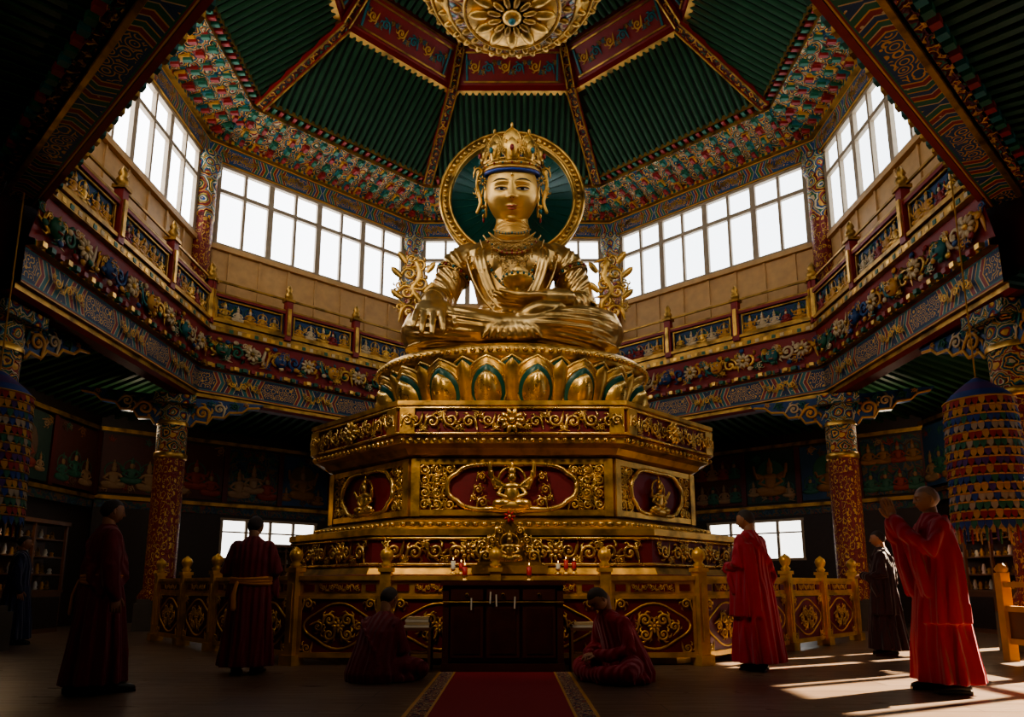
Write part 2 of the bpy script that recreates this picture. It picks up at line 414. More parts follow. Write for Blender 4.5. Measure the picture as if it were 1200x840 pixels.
w.done('window_sun',[M['frame']])

mu=MB(); RR=random.Random(11)
def mural_row(Mx,L,z0,z1,n,dy=-.1):
    mu.box((0,dy,z0-.12),(L,.08,.10),2,M=Mx); mu.box((0,dy,z1+.12),(L,.08,.10),2,M=Mx)
    mu.box((0,dy+.03,z0-.28),(L,.05,.2),1,M=Mx)
    wd=L/n; H=z1-z0; S=Mx@T_((0,dy-.02,0))@SC(1,.3,1)
    for i in range(n):
        x=-L/2+wd*(i+.5); mu.box((x,dy,(z0+z1)/2),(wd-.16,.03,H),RR.choice((1,1,5,7,8)),M=Mx)
        mu.box((x+wd/2,dy,(z0+z1)/2),(.14,.1,H+.1),0,M=Mx)
        kind=RR.randint(0,3)
        if kind in(0,1):
            cx=x+RR.uniform(-.1,.1); sc=RR.uniform(.6,.8)
            mu.ell((cx,dy-.015,z0+H*.5),(.42,.01,.5),RR.choice((5,4,9,1)),Mx,24,8)
            deity(mu,cx,z0+.2,H*sc,RR.choice((3,6,10)),4,S,RR.randint(1,3),mihead=6)
            for s in(-1,1): deity(mu,cx+s*wd*.32,z0+RR.uniform(.05,.3),H*RR.uniform(.28,.4),RR.choice((3,6,10,4)),4,S,1,mihead=6)
        elif kind==2:
            for a in range(4):
                for b_ in range(2): deity(mu,x-wd*.33+wd*.22*a,z0+.08+H*.48*b_,H*.40,RR.choice((3,6,10,4)),RR.choice((4,5,9)),S,1,mihead=6)
        else:
            for a in range(3): deity(mu,x-wd*.26+wd*.26*a,z0+.1+.15*(a%2),H*RR.uniform(.45,.6),RR.choice((3,6,10,4)),4,S,1+a%2,mihead=6)
        for a in range(8):
            spiral(mu,x+RR.uniform(-.4,.4)*wd,z0+H*RR.choice((.08,.86,.92,.12)),RR.uniform(.05,.10),RR.choice((3,4,6,9,10)),RR.choice((-1,1)),RR.uniform(0,6),S)
for Mx,L in mats_diag: mural_row(Mx,L,3.25,4.75,5)
mural_row(T_((-10.45,10,0))@RZ(pi/2),13.5,3.2,4.7,8)
mural_row(T_((10.45,14.9,0))@RZ(-pi/2),4,3.35,4.85,3)
def mp(n,c): return plain(n,c,.6)
mu.done('wall_mural_panels',[M['dred'],M['mural'],M['goldd'],mp('mural_ochre_paint',(.28,.13,.035)),mp('mural_green_paint',(.03,.12,.08)),mp('mural_blue_paint',(.02,.06,.13)),mp('mural_skin_paint',(.30,.18,.09)),mp('mural_maroon_ground',(.08,.02,.015)),mp('mural_green_ground',(.012,.04,.03)),mp('mural_brown_paint',(.12,.06,.03)),mp('mural_red_paint',(.26,.04,.02))])

def outer_pts(z):
    return {1:[(10.5,5.5),(10.5,17)],2:[(10.5,17),(4.5,22)],3:[(4.5,22),(-4.5,22)],4:[(-4.5,22),(-10.5,17)],5:[(-10.5,17),(-10.5,5.5)]}
K=hall(7.6); amb=MB()
def ribbed_quad(mb,a0,a1,b0,b1,n,w,h,mip,mir,off=-1):
    L=(a1-a0).length
    mb.add([a0,a1,b1,b0],[(0,1,2,3)],[[(0,0),(L,0),(L,1),(0,1)]],mip,None,False)
    for i in range(n+1):
        t=i/n; p=a0.lerp(a1,t); q=b0.lerp(b1,t)
        d=(q-p).normalized(); s=d.cross(Vector((0,0,1))).normalized(); dn=Vector((0,0,-1))*h
        vs=[p-s*w/2,p+s*w/2,q+s*w/2,q-s*w/2]; vs=vs+[v+dn for v in vs]
        mb.add(vs,[(4,5,6,7),(0,1,5,4),(2,3,7,6),(1,2,6,5),(3,0,4,7)],None,mir,None,False)
op=outer_pts(0)
for i in range(1,6):
    a0=Vector((*K[i],5.65));a1=Vector((*K[(i+1)%8],5.65)); b0=Vector((*op[i][0],5.25)); b1=Vector((*op[i][1],5.25))
    if i==1: b0=Vector((10.5,9.2,5.25))
    if i==5: b1=Vector((-10.5,9.2,5.25))
    ribbed_quad(amb,a0,a1,b0,b1,26,.09,.10,0,1)
amb.done('ceiling_ambulatory',ml('roofdark','roofgreen'))
nr=MB(); Kn=hall(7.4)
for sx,(iD,iE) in((-1,(6,7)),(1,(1,0))):
    D=Vector((*Kn[iD],7.15));E=Vector((*Kn[iE],7.15))
    ribbed_quad(nr,D,E,Vector((sx*10.5,9.2,7.15)),Vector((sx*10.5,-3,7.15)),30,.10,.12,0,1)
    nr.add([E,Vector((sx*10.5,-3,7.15)),Vector((0,-3,7.15)),Vector((0,E.y,7.15))],[(0,1,2,3)],None,0)
    nr.box((sx*9.1,9.1,6.2),(2.8,.2,2.0),2)
nr.done('ceiling_entrance',ml('roofdark','roofgreen','dred'))
nb=MB()
for i in (0,6):
    Mx,L=faceM(hall(7.25),i)
    nb.M=Mx
    nb.box((0,0,6.92),(L+.5,.34,.5),0); nb.box((0,-.22,6.66),(L+.5,.08,.06),1); nb.box((0,.20,6.66),(L+.5,.06,.05),2)
    nb.box((0,.30,6.9),(L+.5,.12,.30),3)
    for k in range(int(L/.22)):
        x=-L/2+.22*(k+.5); nb.box((x,-.28,6.82),(.12,.16,.12),(2 if k%2 else 4)); nb.box((x,.40,6.80),(.12,.14,.10),(1,5,4)[k%3])
    nb.box((0,.0,6.66),(L+.5,.34,.06),0)
nb.M=Matrix.Identity(4); nb.box((0,C-.93*7.25,6.95),(6.2,.4,.5),0)
nb.done('entrance_beams',ml('nbeam','red','goldd','ros4','teal','green'))

# ------------------------------------------------------------------ upper walls, windows
up=MB(); RW=7.55; KW=hall(RW)
sweep(up,hall,[(7.6,5.6),(7.6,7.7)],[0],range(1,6))
sweep(up,hall,[(7.6,7.1),(7.6,9.1)],[0],(0,6,7))
sweep(up,hall,[(7.6,11.25),(7.6,12.6)],[0])
for i in range(8):
    Mx,L=faceM(KW,i); up.M=Mx
    zb=7.3
    up.box((0,.02,(zb+9.1)/2),(L,.06,9.1-zb),1)
    nb_=8
    for k in range(nb_+1): up.box((-L/2+L*k/nb_,-.03,(zb+9.1)/2),(.06,.04,9.1-zb),1)
    up.box((0,-.05,9.05),(L,.14,.12),1); up.box((0,-.05,8.25),(L,.03,.04),1)
up.M=Matrix.Identity(4)
up.done('wall_upper_gallery',ml('dred','wood','shelfwood'))
for i in range(8):
    Mx,L=faceM(KW,i); g=MB(); g.M=Mx
    z0,z1=9.1,11.22; Lw=L-.7
    g.box((0,.05,(z0+z1)/2),(Lw,.03,z1-z0),1)
    n=8
    for k in range(n+1):
        wd=.14 if k%2==0 else .07; g.box((-Lw/2+Lw*k/n,-.0,(z0+z1)/2),(wd,.12,z1-z0),0)
    g.box((0,-.01,z1-.66),(Lw,.11,.10),0); g.box((0,-.02,z1),(Lw,.12,.09),0); g.box((0,-.02,z0+.03),(Lw,.12,.09),0)
    g.done('window_%d'%(i+1),ml('frame','pane%d'%i))
for i in range(8):
    p=MB(); x,y=hall(7.45)[i]; r=.24
    p.lathe([(r*1.25,7.0),(r*1.25,7.9),(r,8.0),(r,9.6)],20,0,(x,y,0)); p.lathe([(r,9.6),(r*1.06,9.62),(r*1.06,10.7),(r,10.72)],20,1,(x,y,0))
    p.lathe([(r,10.72),(r*1.35,10.9),(r*1.35,11.3),(r*.9,11.35)],20,2,(x,y,0))
    p.done('upper_column' ,ml('ros3','ros1','ros5'))

# ------------------------------------------------------------------ gallery
G=MB(); F5=range(1,6)
prof=[(7.6,5.15),(7.32,5.15),(7.22,5.2),(7.22,5.28),(7.16,5.3),(7.16,5.88),(7.06,5.9),(7.06,6.0),(7.14,6.02),(7.02,6.72),(6.92,6.74),(6.92,6.86),(7.02,6.9),(7.02,6.98)]
sweep(G,hall,prof,[1,0,2,2,3,2,4,2,5,2,2,0,2],F5)
sweep(G,hall,[(7.02,6.98),(7.5,6.98)],[1],F5)
sweep(G,hall,[(7.10,6.98),(7.06,6.99),(7.06,7.62),(7.12,7.64),(7.12,6.98)],[1,6,1,1],F5)
RG=random.Random(5)
for i in F5:
    Mx,L=faceM(hall(7.06),i); G.M=Mx
    n=3
    for k in range(n+1):
        x=-L/2+L*k/n
        G.box((x,-.03,7.45),(.17,.17,1.05),0); G.box((x,-.03,7.98),(.24,.24,.07),2)
        G.lathe([(.06,0),(.10,.07),(.11,.14),(.06,.22),(.09,.26),(.05,.36),(.01,.42)],10,2,(x,-.03,8.0))
        G.box((x,-.13,7.4),(.09,.03,.7),7)
    G.box((0,-.03,7.66),(L,.12,.09),0); G.box((0,-.07,7.70),(L,.05,.04),2); G.box((0,0,8.02),(L,.045,.045),2)
    G.box((0,-.06,7.03),(L,.08,.07),2)
    wd=L/n
    for k in range(n):
        x=-L/2+wd*(k+.5)
        for s in(-1,1):
            G.box((x+s*(wd/2-.16),-.03,7.33),(.04,.05,.55),2)
        for z in (7.10,7.57): G.box((x,-.03,z),(wd-.3,.05,.035),2)
        for q in range(5):
            deity(G,x+(q-2)*.30+RG.uniform(-.03,.03),7.11,RG.uniform(.38,.49),RG.choice((8,7,10,8,0)),RG.choice((9,11,7)),SC(1,.6,1)@T_((0,-.03,0)),RG.randint(1,3),mihead=10)
        for q in range(6): spiral(G,x+RG.uniform(-.45,.45)*wd*.8,7.14+.38*RG.random(),.045,RG.choice((9,11,7,12)),RG.choice((-1,1)),RG.uniform(0,6),None,-.02)
    scroll_row(G,L,.66,6.05,T_((0,-.0,0))@SC(1,.6,1),(7,9,10,8,12,8,11,7),-.03,1.25)
    for q in range(8):
        xq=-L/2+L*(q+.5)/8
        if q%2==0:
            mc=(9,12,8,11)[(q//2)%4]
            G.ell((xq,-.04,6.36),(.15,.10,.17),mc,None,12,8)
            for s in(-1,1):
                G.ell((xq+s*.055,-.13,6.40),(.028,.02,.028),10,None,7,5); G.ell((xq+s*.055,-.145,6.40),(.012,.012,.012),1,None,5,4)
                G.ell((xq+s*.06,-.12,6.455),(.05,.02,.014),7,None,7,4); spiral(G,xq+s*.17,6.46,.06,7,s,0,None,-.05)
            G.ell((xq,-.14,6.35),(.025,.03,.035),mc,None,7,5); G.ell((xq,-.12,6.27),(.07,.02,.022),0,None,8,4); G.ell((xq,-.135,6.275),(.055,.012,.008),10,None,8,4)
        else: flower(G,xq,6.38,.19,10,7,None,9,-.06); 
    for q in range(30):
        G.ell((-L/2+L*(q+.5)/30,-.05,6.10+.56*random.random()),(.07,.03,.055),(9,7,12,10,0,8)[q%6],None,7,4)
    m=int(L/.2)
    for q in range(m):
        x=-L/2+.2*(q+.5)
        G.box((x,-.03,5.95),(.1,.12,.08),(7,9,0)[q%3]); G.box((x,-.11,6.80),(.09,.08,.08),(10,7,9)[q%3])
    for q in range(3):
        xx=-L/2+L*(q+.5)/3
        scroll_row(G,.8,.3,5.44,T_((xx,.05,0))@SC(1,.4,1),(7,),-.0)
G.M=Matrix.Identity(4)
G.done('gallery_balcony',[M['red'],M['dred'],M['goldd'],M['gbeam'],M['dent'],M['red'],M['navy'],M['gold'],M['ochre'],M['green'],M['cream'],M['teal'],M['blue']])

# ------------------------------------------------------------------ lower columns
def column(x,y,ang):
    e=empty('column',T_((x,y,0))@RZ(ang)); c=MB(); r=.31
    c.box((0,0,.28),(.86,.86,.56),3); c.box((0,0,.6),(.76,.76,.1),3)
    c.lathe([(r*1.3,.62),(r*1.35,.7),(r*1.1,.82),(r,.86),(r,3.7)],28,0)
    c.lathe([(r*1.03,3.7),(r*1.10,3.72),(r*1.10,3.82),(r*1.02,3.84)],28,4)
    c.lathe([(r*1.0,3.84),(r*1.02,4.45)],28,1)
    c.lathe([(r*1.10,4.45),(r*1.10,4.53),(r*1.02,4.55),(r*1.0,4.95)],28,None,mis=[4,4,2])
    c.box((0,0,5.03),(.85,.85,.20),2)
    c.done('shaft',ml('ros3','ros2','ros5','stone','gold'),e)
    b=MB()
    for s in (-1,1):
        poly=[(0,5.14),(0,4.50),(.38,4.48),(.46,4.60),(.70,4.58),(.80,4.74),(1.05,4.74),(1.15,4.88),(1.42,4.90),(1.55,5.02),(1.78,5.05),(1.88,5.14)]
        poly=[(s*p[0],p[1]) for p in poly]
        if s<0: poly=poly[::-1]
        Mx=Matrix.Identity(4)
        b.extr(poly,-.13,.13,0,Mx)
        b.tube([(s*p[0],-.14,p[1]) for p in [(.38,4.48),(.46,4.60),(.70,4.58),(.80,4.74),(1.05,4.74),(1.15,4.88),(1.42,4.90),(1.55,5.02),(1.78,5.05)]],.03,5,1,Mx)
        for (xx,zz,rr,m) in((.58,4.80,.16,1),(.93,4.93,.12,2),(1.25,5.02,.08,3),(.27,4.92,.12,4),(.2,4.68,.10,2),(.75,5.02,.07,4),(1.5,5.08,.045,1)):
            spiral(b,s*xx,zz,rr,m,s,.4,Mx@T_((0,-.15,0)))
    b.done('bracket',ml('blue','ochre','cream','green','teal','red'),e)
    return e
K2=hall(7.3)
column(K2[5][0]-.35,K2[5][1]-.1,0.45); column(K2[2][0]+.1,K2[2][1]-.1,-0.45)
column(K2[4][0],K2[4][1],.25); column(K2[3][0],K2[3][1],-.25)
column(-7.85,9.95,pi/2*.96); column(7.62,9.95,-pi/2*.96)

# ------------------------------------------------------------------ roof
rf=MB()
sweep(rf,hall,[(7.5,11.25),(7.42,11.25),(7.42,11.75),(7.3,11.77),(7.3,11.85),(6.2,12.2),(6.2,12.45),(5.95,12.47),(5.95,12.3)],[2,0,2,3,4,2,3,2])
for i in range(8):
    Mx,L=faceM(hall(7.2),i); rf.M=Mx
    n=16
    for k in range(n):
        x=-L/2+L*(k+.5)/n
        for q,(yy,zz,ww) in enumerate(((-.02,11.86,.16),(-.28,11.96,.20),(-.54,12.07,.24),(-.80,12.18,.28))):
            rf.box((x,yy,zz),(ww*.8*(1-.1*q),.24,.09),(7,6,11,5)[(q+k)%4]); rf.box((x,yy-.06,zz-.07),(.08,.18,.08),(5,7)[q%2])
    m=int(L/.17)
    for k in range(m): rf.box((-L/2+.17*(k+.5),-1.02,12.33),(.08,.3,.08),(5,7)[k%2])
    Mx2,L2=faceM(hall(7.42),i); rf.M=Mx2
    for q in range(4): scroll_row(rf,.9,.26,11.37,T_((-L2/2+L2*(q+.5)/4,-.02,0))@SC(1,.4,1),(2,),0.)
rf.M=Matrix.Identity(4)
def roofpanel(mb,i,r0,z0,r1,z1,sp,w,h,mip,mir):
    A=hall(r0);B=hall(r1)
    a0=Vector((*A[i],z0));a1=Vector((*A[(i+1)%8],z0));b0=Vector((*B[i],z1));b1=Vector((*B[(i+1)%8],z1))
    mb.add([a0,a1,b1,b0],[(0,1,2,3)],None,mip,None,False)
    X=(a1-a0).normalized(); L0=(a1-a0).length; mid0=(a0+a1)/2; mid1=(b0+b1)/2
    off=(b0-a0).dot(X)
    up_=(mid1-mid0)-X*(mid1-mid0).dot(X); nrm=X.cross(up_).normalized()
    if nrm.z>0: nrm=-nrm
    n=int(L0/sp)
    for k in range(n+1):
        s=(L0-n*sp)/2+k*sp
        tmax=min(1,s/max(off,1e-6),(L0-s)/max(off,1e-6))
        if tmax<.04: continue
        p=a0+X*s; q=p+up_*tmax
        vs=[];m=5
        for P in(p,q):
            for j in range(m):
                a=pi*j/(m-1); vs.append(P+X*cos(a)*w/2+nrm*sin(a)*h)
        mb.add(vs,[(j,j+1,m+j+1,m+j) for j in range(m-1)]+[tuple(range(m)),tuple(range(m,2*m))],None,mir,None,True)
for i in range(8):
    roofpanel(rf,i,6.0,12.4,3.95,13.7,.17,.11,.07,8,9)
sweep(rf,hall,[(4.05,13.6),(3.9,13.62),(3.9,13.78),(3.4,14.45),(3.3,14.42),(3.3,14.6)],[2,5,12,2,1])
for i in range(8): roofpanel(rf,i,3.3,14.55,.5,15.3,.17,.11,.06,8,9)
sweep(rf,hall,[(.5,15.3),(.01,15.3)],[10])
for i in range(8):
    for (r0,z0,r1,z1,w) in((6.1,12.3,3.85,13.68,.22),(3.9,13.7,3.35,14.45,.18),(3.35,14.5,.4,15.25,.14)):
        A=Vector((*hall(r0)[i],z0));B=Vector((*hall(r1)[i],z1)); d=B-A; L=d.length
        q=d.to_track_quat('X','Z').to_matrix().to_4x4()
        rf.box((0,0,0),(L,w,w*.8),10,M=T_((A+B)/2)@q)
        for s in(-1,1): rf.box((0,s*w*.5,-.06),(L,.035,w*.7),5,M=T_((A+B)/2)@q); rf.box((0,s*w*.5,-.06-w*.37),(L,.04,.02),2,M=T_((A+B)/2)@q)
for i in range(8):
    Mx,L=faceM(hall(3.65),i); t=atan2(.5*.93,.67)
    rf.M=Mx@T_((0,.0,14.11))@RX(t)
    for z in(-.33,.33): rf.box((0,-.03,z),(L*.86,.04,.04),2)
    for s in(-1,1): rf.box((s*L*.40,-.03,0),(.05,.04,.6),6)
    for q in(-1,0,1): 
        scroll_row(rf,.72,.40,-.2,T_((q*.78,-.03,0))@SC(1,.5,1),(11,6,2),0.)
rf.M=Matrix.Identity(4)
rf.done('roof',[M['eave'],M['dred'],M['goldd'],M['dent'],M['ros2'],M['red'],M['teal'],M['green'],M['roofdark'],M['roofgreen'],M['ros4'],M['ochre'],M['red']])

ch=MB(); 
ch.lathe([(.35,0),(.9,.06),(1.25,.22),(1.6,.5),(1.85,.85),(1.95,1.1),(1.95,1.25),(1.7,1.35),(.6,1.6),(.1,1.7)],48,None,(0,0,0),mis=[0,1,0,1,2,0,0,1,0])
for r,z in((.95,.07),(1.28,.24),(1.63,.5),(1.87,.86),(1.97,1.15)):
    ch.tube([(r*cos(2*pi*k/64),r*sin(2*pi*k/64),z) for k in range(65)],.035,6,0)
for k in range(12):
    a=2*pi*k/12
    ch.ell((.62*cos(a),.62*sin(a),-.0),(.26,.12,.07),0,None,10,6,RZ(a)); ch.ell((.36*cos(a+.26),.36*sin(a+.26),-.06),(.16,.07,.05),5,None,8,5,RZ(a+.26))
ch.ell((0,0,-.06),(.2,.2,.1),0); ch.ell((0,0,-.13),(.08,.08,.08),4)
for ring,(r,z,n,m) in enumerate(((1.1,.12,24,5),(1.45,.34,30,0),(1.76,.66,36,5),(1.93,1.0,40,0))):
    for k in range(n):
        a=2*pi*k/n; ch.ell((r*cos(a),r*sin(a),z),(.11,.075,.05),m,None,7,4,RZ(a))
ch.tube([(0,0,1.6),(0,0,3.3)],.05,8,0)
ch.done('hanging_lotus_canopy',[M['gold'],M['canopy'],M['canopy'],M['red'],M['teal'],M['goldd']],None,M=T_((0,C-.4,12.09)))

# ------------------------------------------------------------------ pedestal
pe=MB(); P=lambda b:ped(b,.487); Pl=lambda b:ped(b,.545)
sweep(pe,Pl,[(3.66,0),(3.66,.12),(3.6,.14),(3.6,.92),(3.68,.95),(3.68,1.06),(3.40,1.08),(3.36,1.16),(3.32,1.18),(3.32,1.56),(3.37,1.58),(3.37,1.66),(3.2,1.70)],[1,1,2,0,0,2,1,0,2,0,0,0])
sweep(pe,P,[(3.25,1.66),(3.1,1.72),(3.1,1.78),(2.95,1.82),(2.85,1.86),(2.85,2.68),(2.95,2.72),(3.0,2.80),(3.12,2.84),(3.12,2.92),(3.16,2.94),(3.16,3.34),(3.2,3.36),(3.2,3.42),(3.0,3.44),(.1,3.44)],[0,0,0,1,2,0,0,1,0,0,2,0,0,1,1])
vis=(7,0,6,1,5)
for i in vis:
    Mx,L=faceM(P(3.16),i,0,True); 
    scroll_row(pe,L*.32,.34,2.97,Mx@T_((-L*.31,0,0)),(3,),-.03,1.2); scroll_row(pe,L*.32,.34,2.97,Mx@T_((L*.31,0,0)),(3,),-.03,1.2)
    flower(pe,0,3.14,.18,3,3,Mx,10,-.05); scroll_row(pe,L*.28,.30,2.99,Mx,(3,),-.02,1.2)
    for z in(2.965,3.32): pe.tube([(-L/2,-.02,z),(L/2,-.02,z)],.022,5,3,Mx)
    for s in(-1,1): pe.box((s*(L/2-.12),-.02,3.14),(.2,.05,.36),0,M=Mx); spiral(pe,s*(L/2-.12),3.14,.07,3,s,0,Mx,-.06)
    m=int(L/.11)
    for k in range(m): pe.ell((-L/2+.11*(k+.5),-.0,2.88),(.04,.03,.035),3,Mx,6,4); 
    Mx,L=faceM(P(2.85),i,0,True)
    hw=L*.30
    pe.box((0,-.02,1.92),(L-.1,.08,.08),0,M=Mx); pe.box((0,-.02,2.63),(L-.1,.08,.08),0,M=Mx)
    for s in(-1,1): pe.box((s*(L/2-.06),-.02,2.27),(.12,.10,.8),0,M=Mx)
    pts=[]
    for k in range(49):
        a=2*pi*k/48; rr=1+.07*abs(cos(3*a)); ca,sa=cos(a),sin(a)
        pts.append((hw*rr*(abs(ca)**.7)*(1 if ca>0 else -1),-.05,2.275+.31*rr*(abs(sa)**.7)*(1 if sa>0 else -1)))
    pe.tube(pts,.035,6,3,Mx,False)
    msk=lambda x,z:((abs(x)/(hw*1.12))**2.8+(abs(z-2.275)/.36)**2.8)>1
    scroll_fill(pe,L-.2,.66,1.95,Mx,.075,(3,),msk,-.04)
    scroll_fill(pe,L-.34,.56,2.0,Mx,.05,(3,),msk,-.035)
    big=(i==7)
    deity(pe,0,1.94,.70 if big else .62,3,3,Mx@T_((0,-.08,0))@SC(1,.8,1),4 if big else 2,0.,2)
    if big:
        pe.ell((0,-.04,1.97),(.46,.07,.06),3,Mx,20,8)
        for s in(-1,1):
            for (xx,zz,rr) in((.40,2.06,.07),(.46,2.24,.06),(.42,2.42,.055),(.52,2.12,.04)): spiral(pe,s*xx,zz,rr,3,s,0,Mx,-.06)
    Mx,L=faceM(Pl(3.32),i,0,True)
    for q in(-1,0,1): scroll_row(pe,L*.29,.36,1.19,Mx@T_((q*L*.31,0,0)),(3,),-.03,1.2)
    for s in(-1,1): flower(pe,s*L*.155,1.37,.12,3,3,Mx,8,-.03)
    for z in(1.205,1.54): pe.tube([(-L/2,-.02,z),(L/2,-.02,z)],.022,5,3,Mx)
    Mx,L=faceM(P(3.1),i,0,True); m=int(L/.12)
    for k in range(m): pe.ell((-L/2+.12*(k+.5),-.0,1.75),(.045,.03,.03),3,Mx,6,4)
    Mx,L=faceM(Pl(3.6),i,0,True)
    scroll_row(pe,L*.95,.55,.25,Mx,(3,),-.02)
pe.done('statue_pedestal',ml('gold','goldd','redpanel','goldb'))

# ------------------------------------------------------------------ lotus throne
lo=MB(); sy_=.72
def E(r,a,z): return (r*cos(a),r*sin(a)*sy_,z)
lo.lathe([(1.95,0),(2.05,.03),(2.05,.12),(1.85,.16),(1.85,.25),(2.0,.35),(2.2,.7),(2.32,1.03),(2.42,1.10),(2.46,1.16),(2.46,1.26),(2.40,1.33),(2.25,1.35),(.1,1.35)],72,None,(0,0,0),1,sy_,mis=[0,0,0,0,0,1,1,0,0,0,0,0,0])
def petal(mb,Mx,w,h,bulge,curl,mi,edge=None,n=10,tab=None):
    tab=tab or [(0,.62),(.25,.9),(.5,1.),(.7,.93),(.85,.68),(.94,.38),(1,0.)]
    def pr(t):
        for (a,x),(b,y) in zip(tab,tab[1:]):
            if t<=b: return x+(y-x)*(t-a)/(b-a)
        return 0
    vs=[];fs=[]
    for i in range(n+1):
        t=i/n
        for j in range(n+1):
            s=-1+2*j/n; vs.append((w/2*s*pr(t),-bulge*(1-s*s)*sin(pi*min(1,t*.9+.1))**.7-curl*t*t,h*t))
    for i in range(n):
        for j in range(n): fs.append((i*(n+1)+j,i*(n+1)+j+1,(i+1)*(n+1)+j+1,(i+1)*(n+1)+j))
    mb.add(vs,fs,None,mi,Mx,True)
    if edge is not None:
        pts=[vs[i*(n+1)] for i in range(n+1)]+[vs[i*(n+1)+n] for i in range(n-1,-1,-1)]
        mb.tube([tuple(Vector(p)) for p in pts],w*.045,5,edge,Mx,False)
LT=[(0,.55),(.15,.82),(.35,1.),(.55,1.),(.7,.9),(.82,.72),(.91,.45),(.96,.2),(1,0.)]
NP=18
for k in range(NP):
    for row in(0,1):
        a=2*pi*(k+.5*row)/NP; r=2.06 if row else 2.02
        p=E(r,a,.26 if row else .24); nx,ny=cos(a)*sy_,sin(a); ang=atan2(ny,nx)+pi/2
        Mx=T_(p)@RZ(ang)
        if row:
            petal(lo,Mx,.66,.84,.12,.34,1,2,12,LT); petal(lo,Mx@T_((0,-.08,.1)),.38,.68,.14,.30,0,None,10,LT)
        else:
            petal(lo,Mx@T_((0,-.06,0)),.76,.84,.20,.36,0,2,12,LT)
            petal(lo,Mx@T_((0,-.14,.04)),.58,.68,.18,.28,1,2,12,LT)
            petal(lo,Mx@T_((0,-.20,.04)),.44,.56,.22,.26,2,None,12,LT)
nbd=110
for k in range(nbd):
    a=2*pi*k/nbd; lo.ell(E(2.47,a,1.21),(.05,.05,.05),2,None,6,4); lo.ell(E(1.99,a,.3),(.04,.04,.04),2,None,6,4)
lo.done('lotus_throne',ml('gold','bgreen','goldb'),None,M=T_((0,C,3.45)))

# ------------------------------------------------------------------ head generator
def sstep(x): x=max(0,min(1,x)); return x*x*(3-2*x)
def hdisp(x,z,b):
    g=lambda x0,z0,a,c:exp(-((x-x0)/a)**2-((z-z0)/c)**2)
    rp=max(0,min(1,(.09-z)/.2)) if z>-.115 else exp(-((z+.115)/.028)**2)
    d=((.088 if not b else .098)*rp+.012)*exp(-(x/(.024+.024*rp))**2)*(1 if z>-.3 else 0)*(1 if z<.12 else exp(-((z-.12)/.03)**2))
    d+=.02*(g(.04,-.115,.025,.025)+g(-.04,-.115,.025,.025))
    if b:
        d-=.042*(g(.14,.0,.082,.050)+g(-.14,.0,.082,.050)); d+=.030*(g(.14,.004,.064,.028)+g(-.14,.004,.064,.028))
        d+=.018*(g(.14,.085,.10,.022)+g(-.14,.085,.10,.022))
    else:
        d-=.030*(g(.135,.0,.075,.045)+g(-.135,.0,.075,.045)); d+=.016*(g(.14,.085,.10,.03)+g(-.14,.085,.10,.03))
    d+=.024*g(0,-.225,.085,.020)+.022*g(0,-.268,.065,.020)-.012*g(0,-.247,.09,.008)
    d+=.026*g(0,-.40,.09,.06)+(.012 if not b else .022)*(g(.2,-.12,.10,.10)+g(-.2,-.12,.10,.10))
    d-=(.012 if not b else .024)*g(0,-.325,.10,.025)
    return d
def jaw(z,b=False):
    if b: return 1.0-(.34*(-z/.5)**2.2 if z<0 else 0)
    return 1-(.20*(-z/.5)**1.8 if z<0 else 0)
def hfront(x,z,b=False):
    k=jaw(z,b); q=1-(x/(.36*k))**2-(z/.5)**2
    return -.40*sqrt(max(0,q))-hdisp(x,z,b)
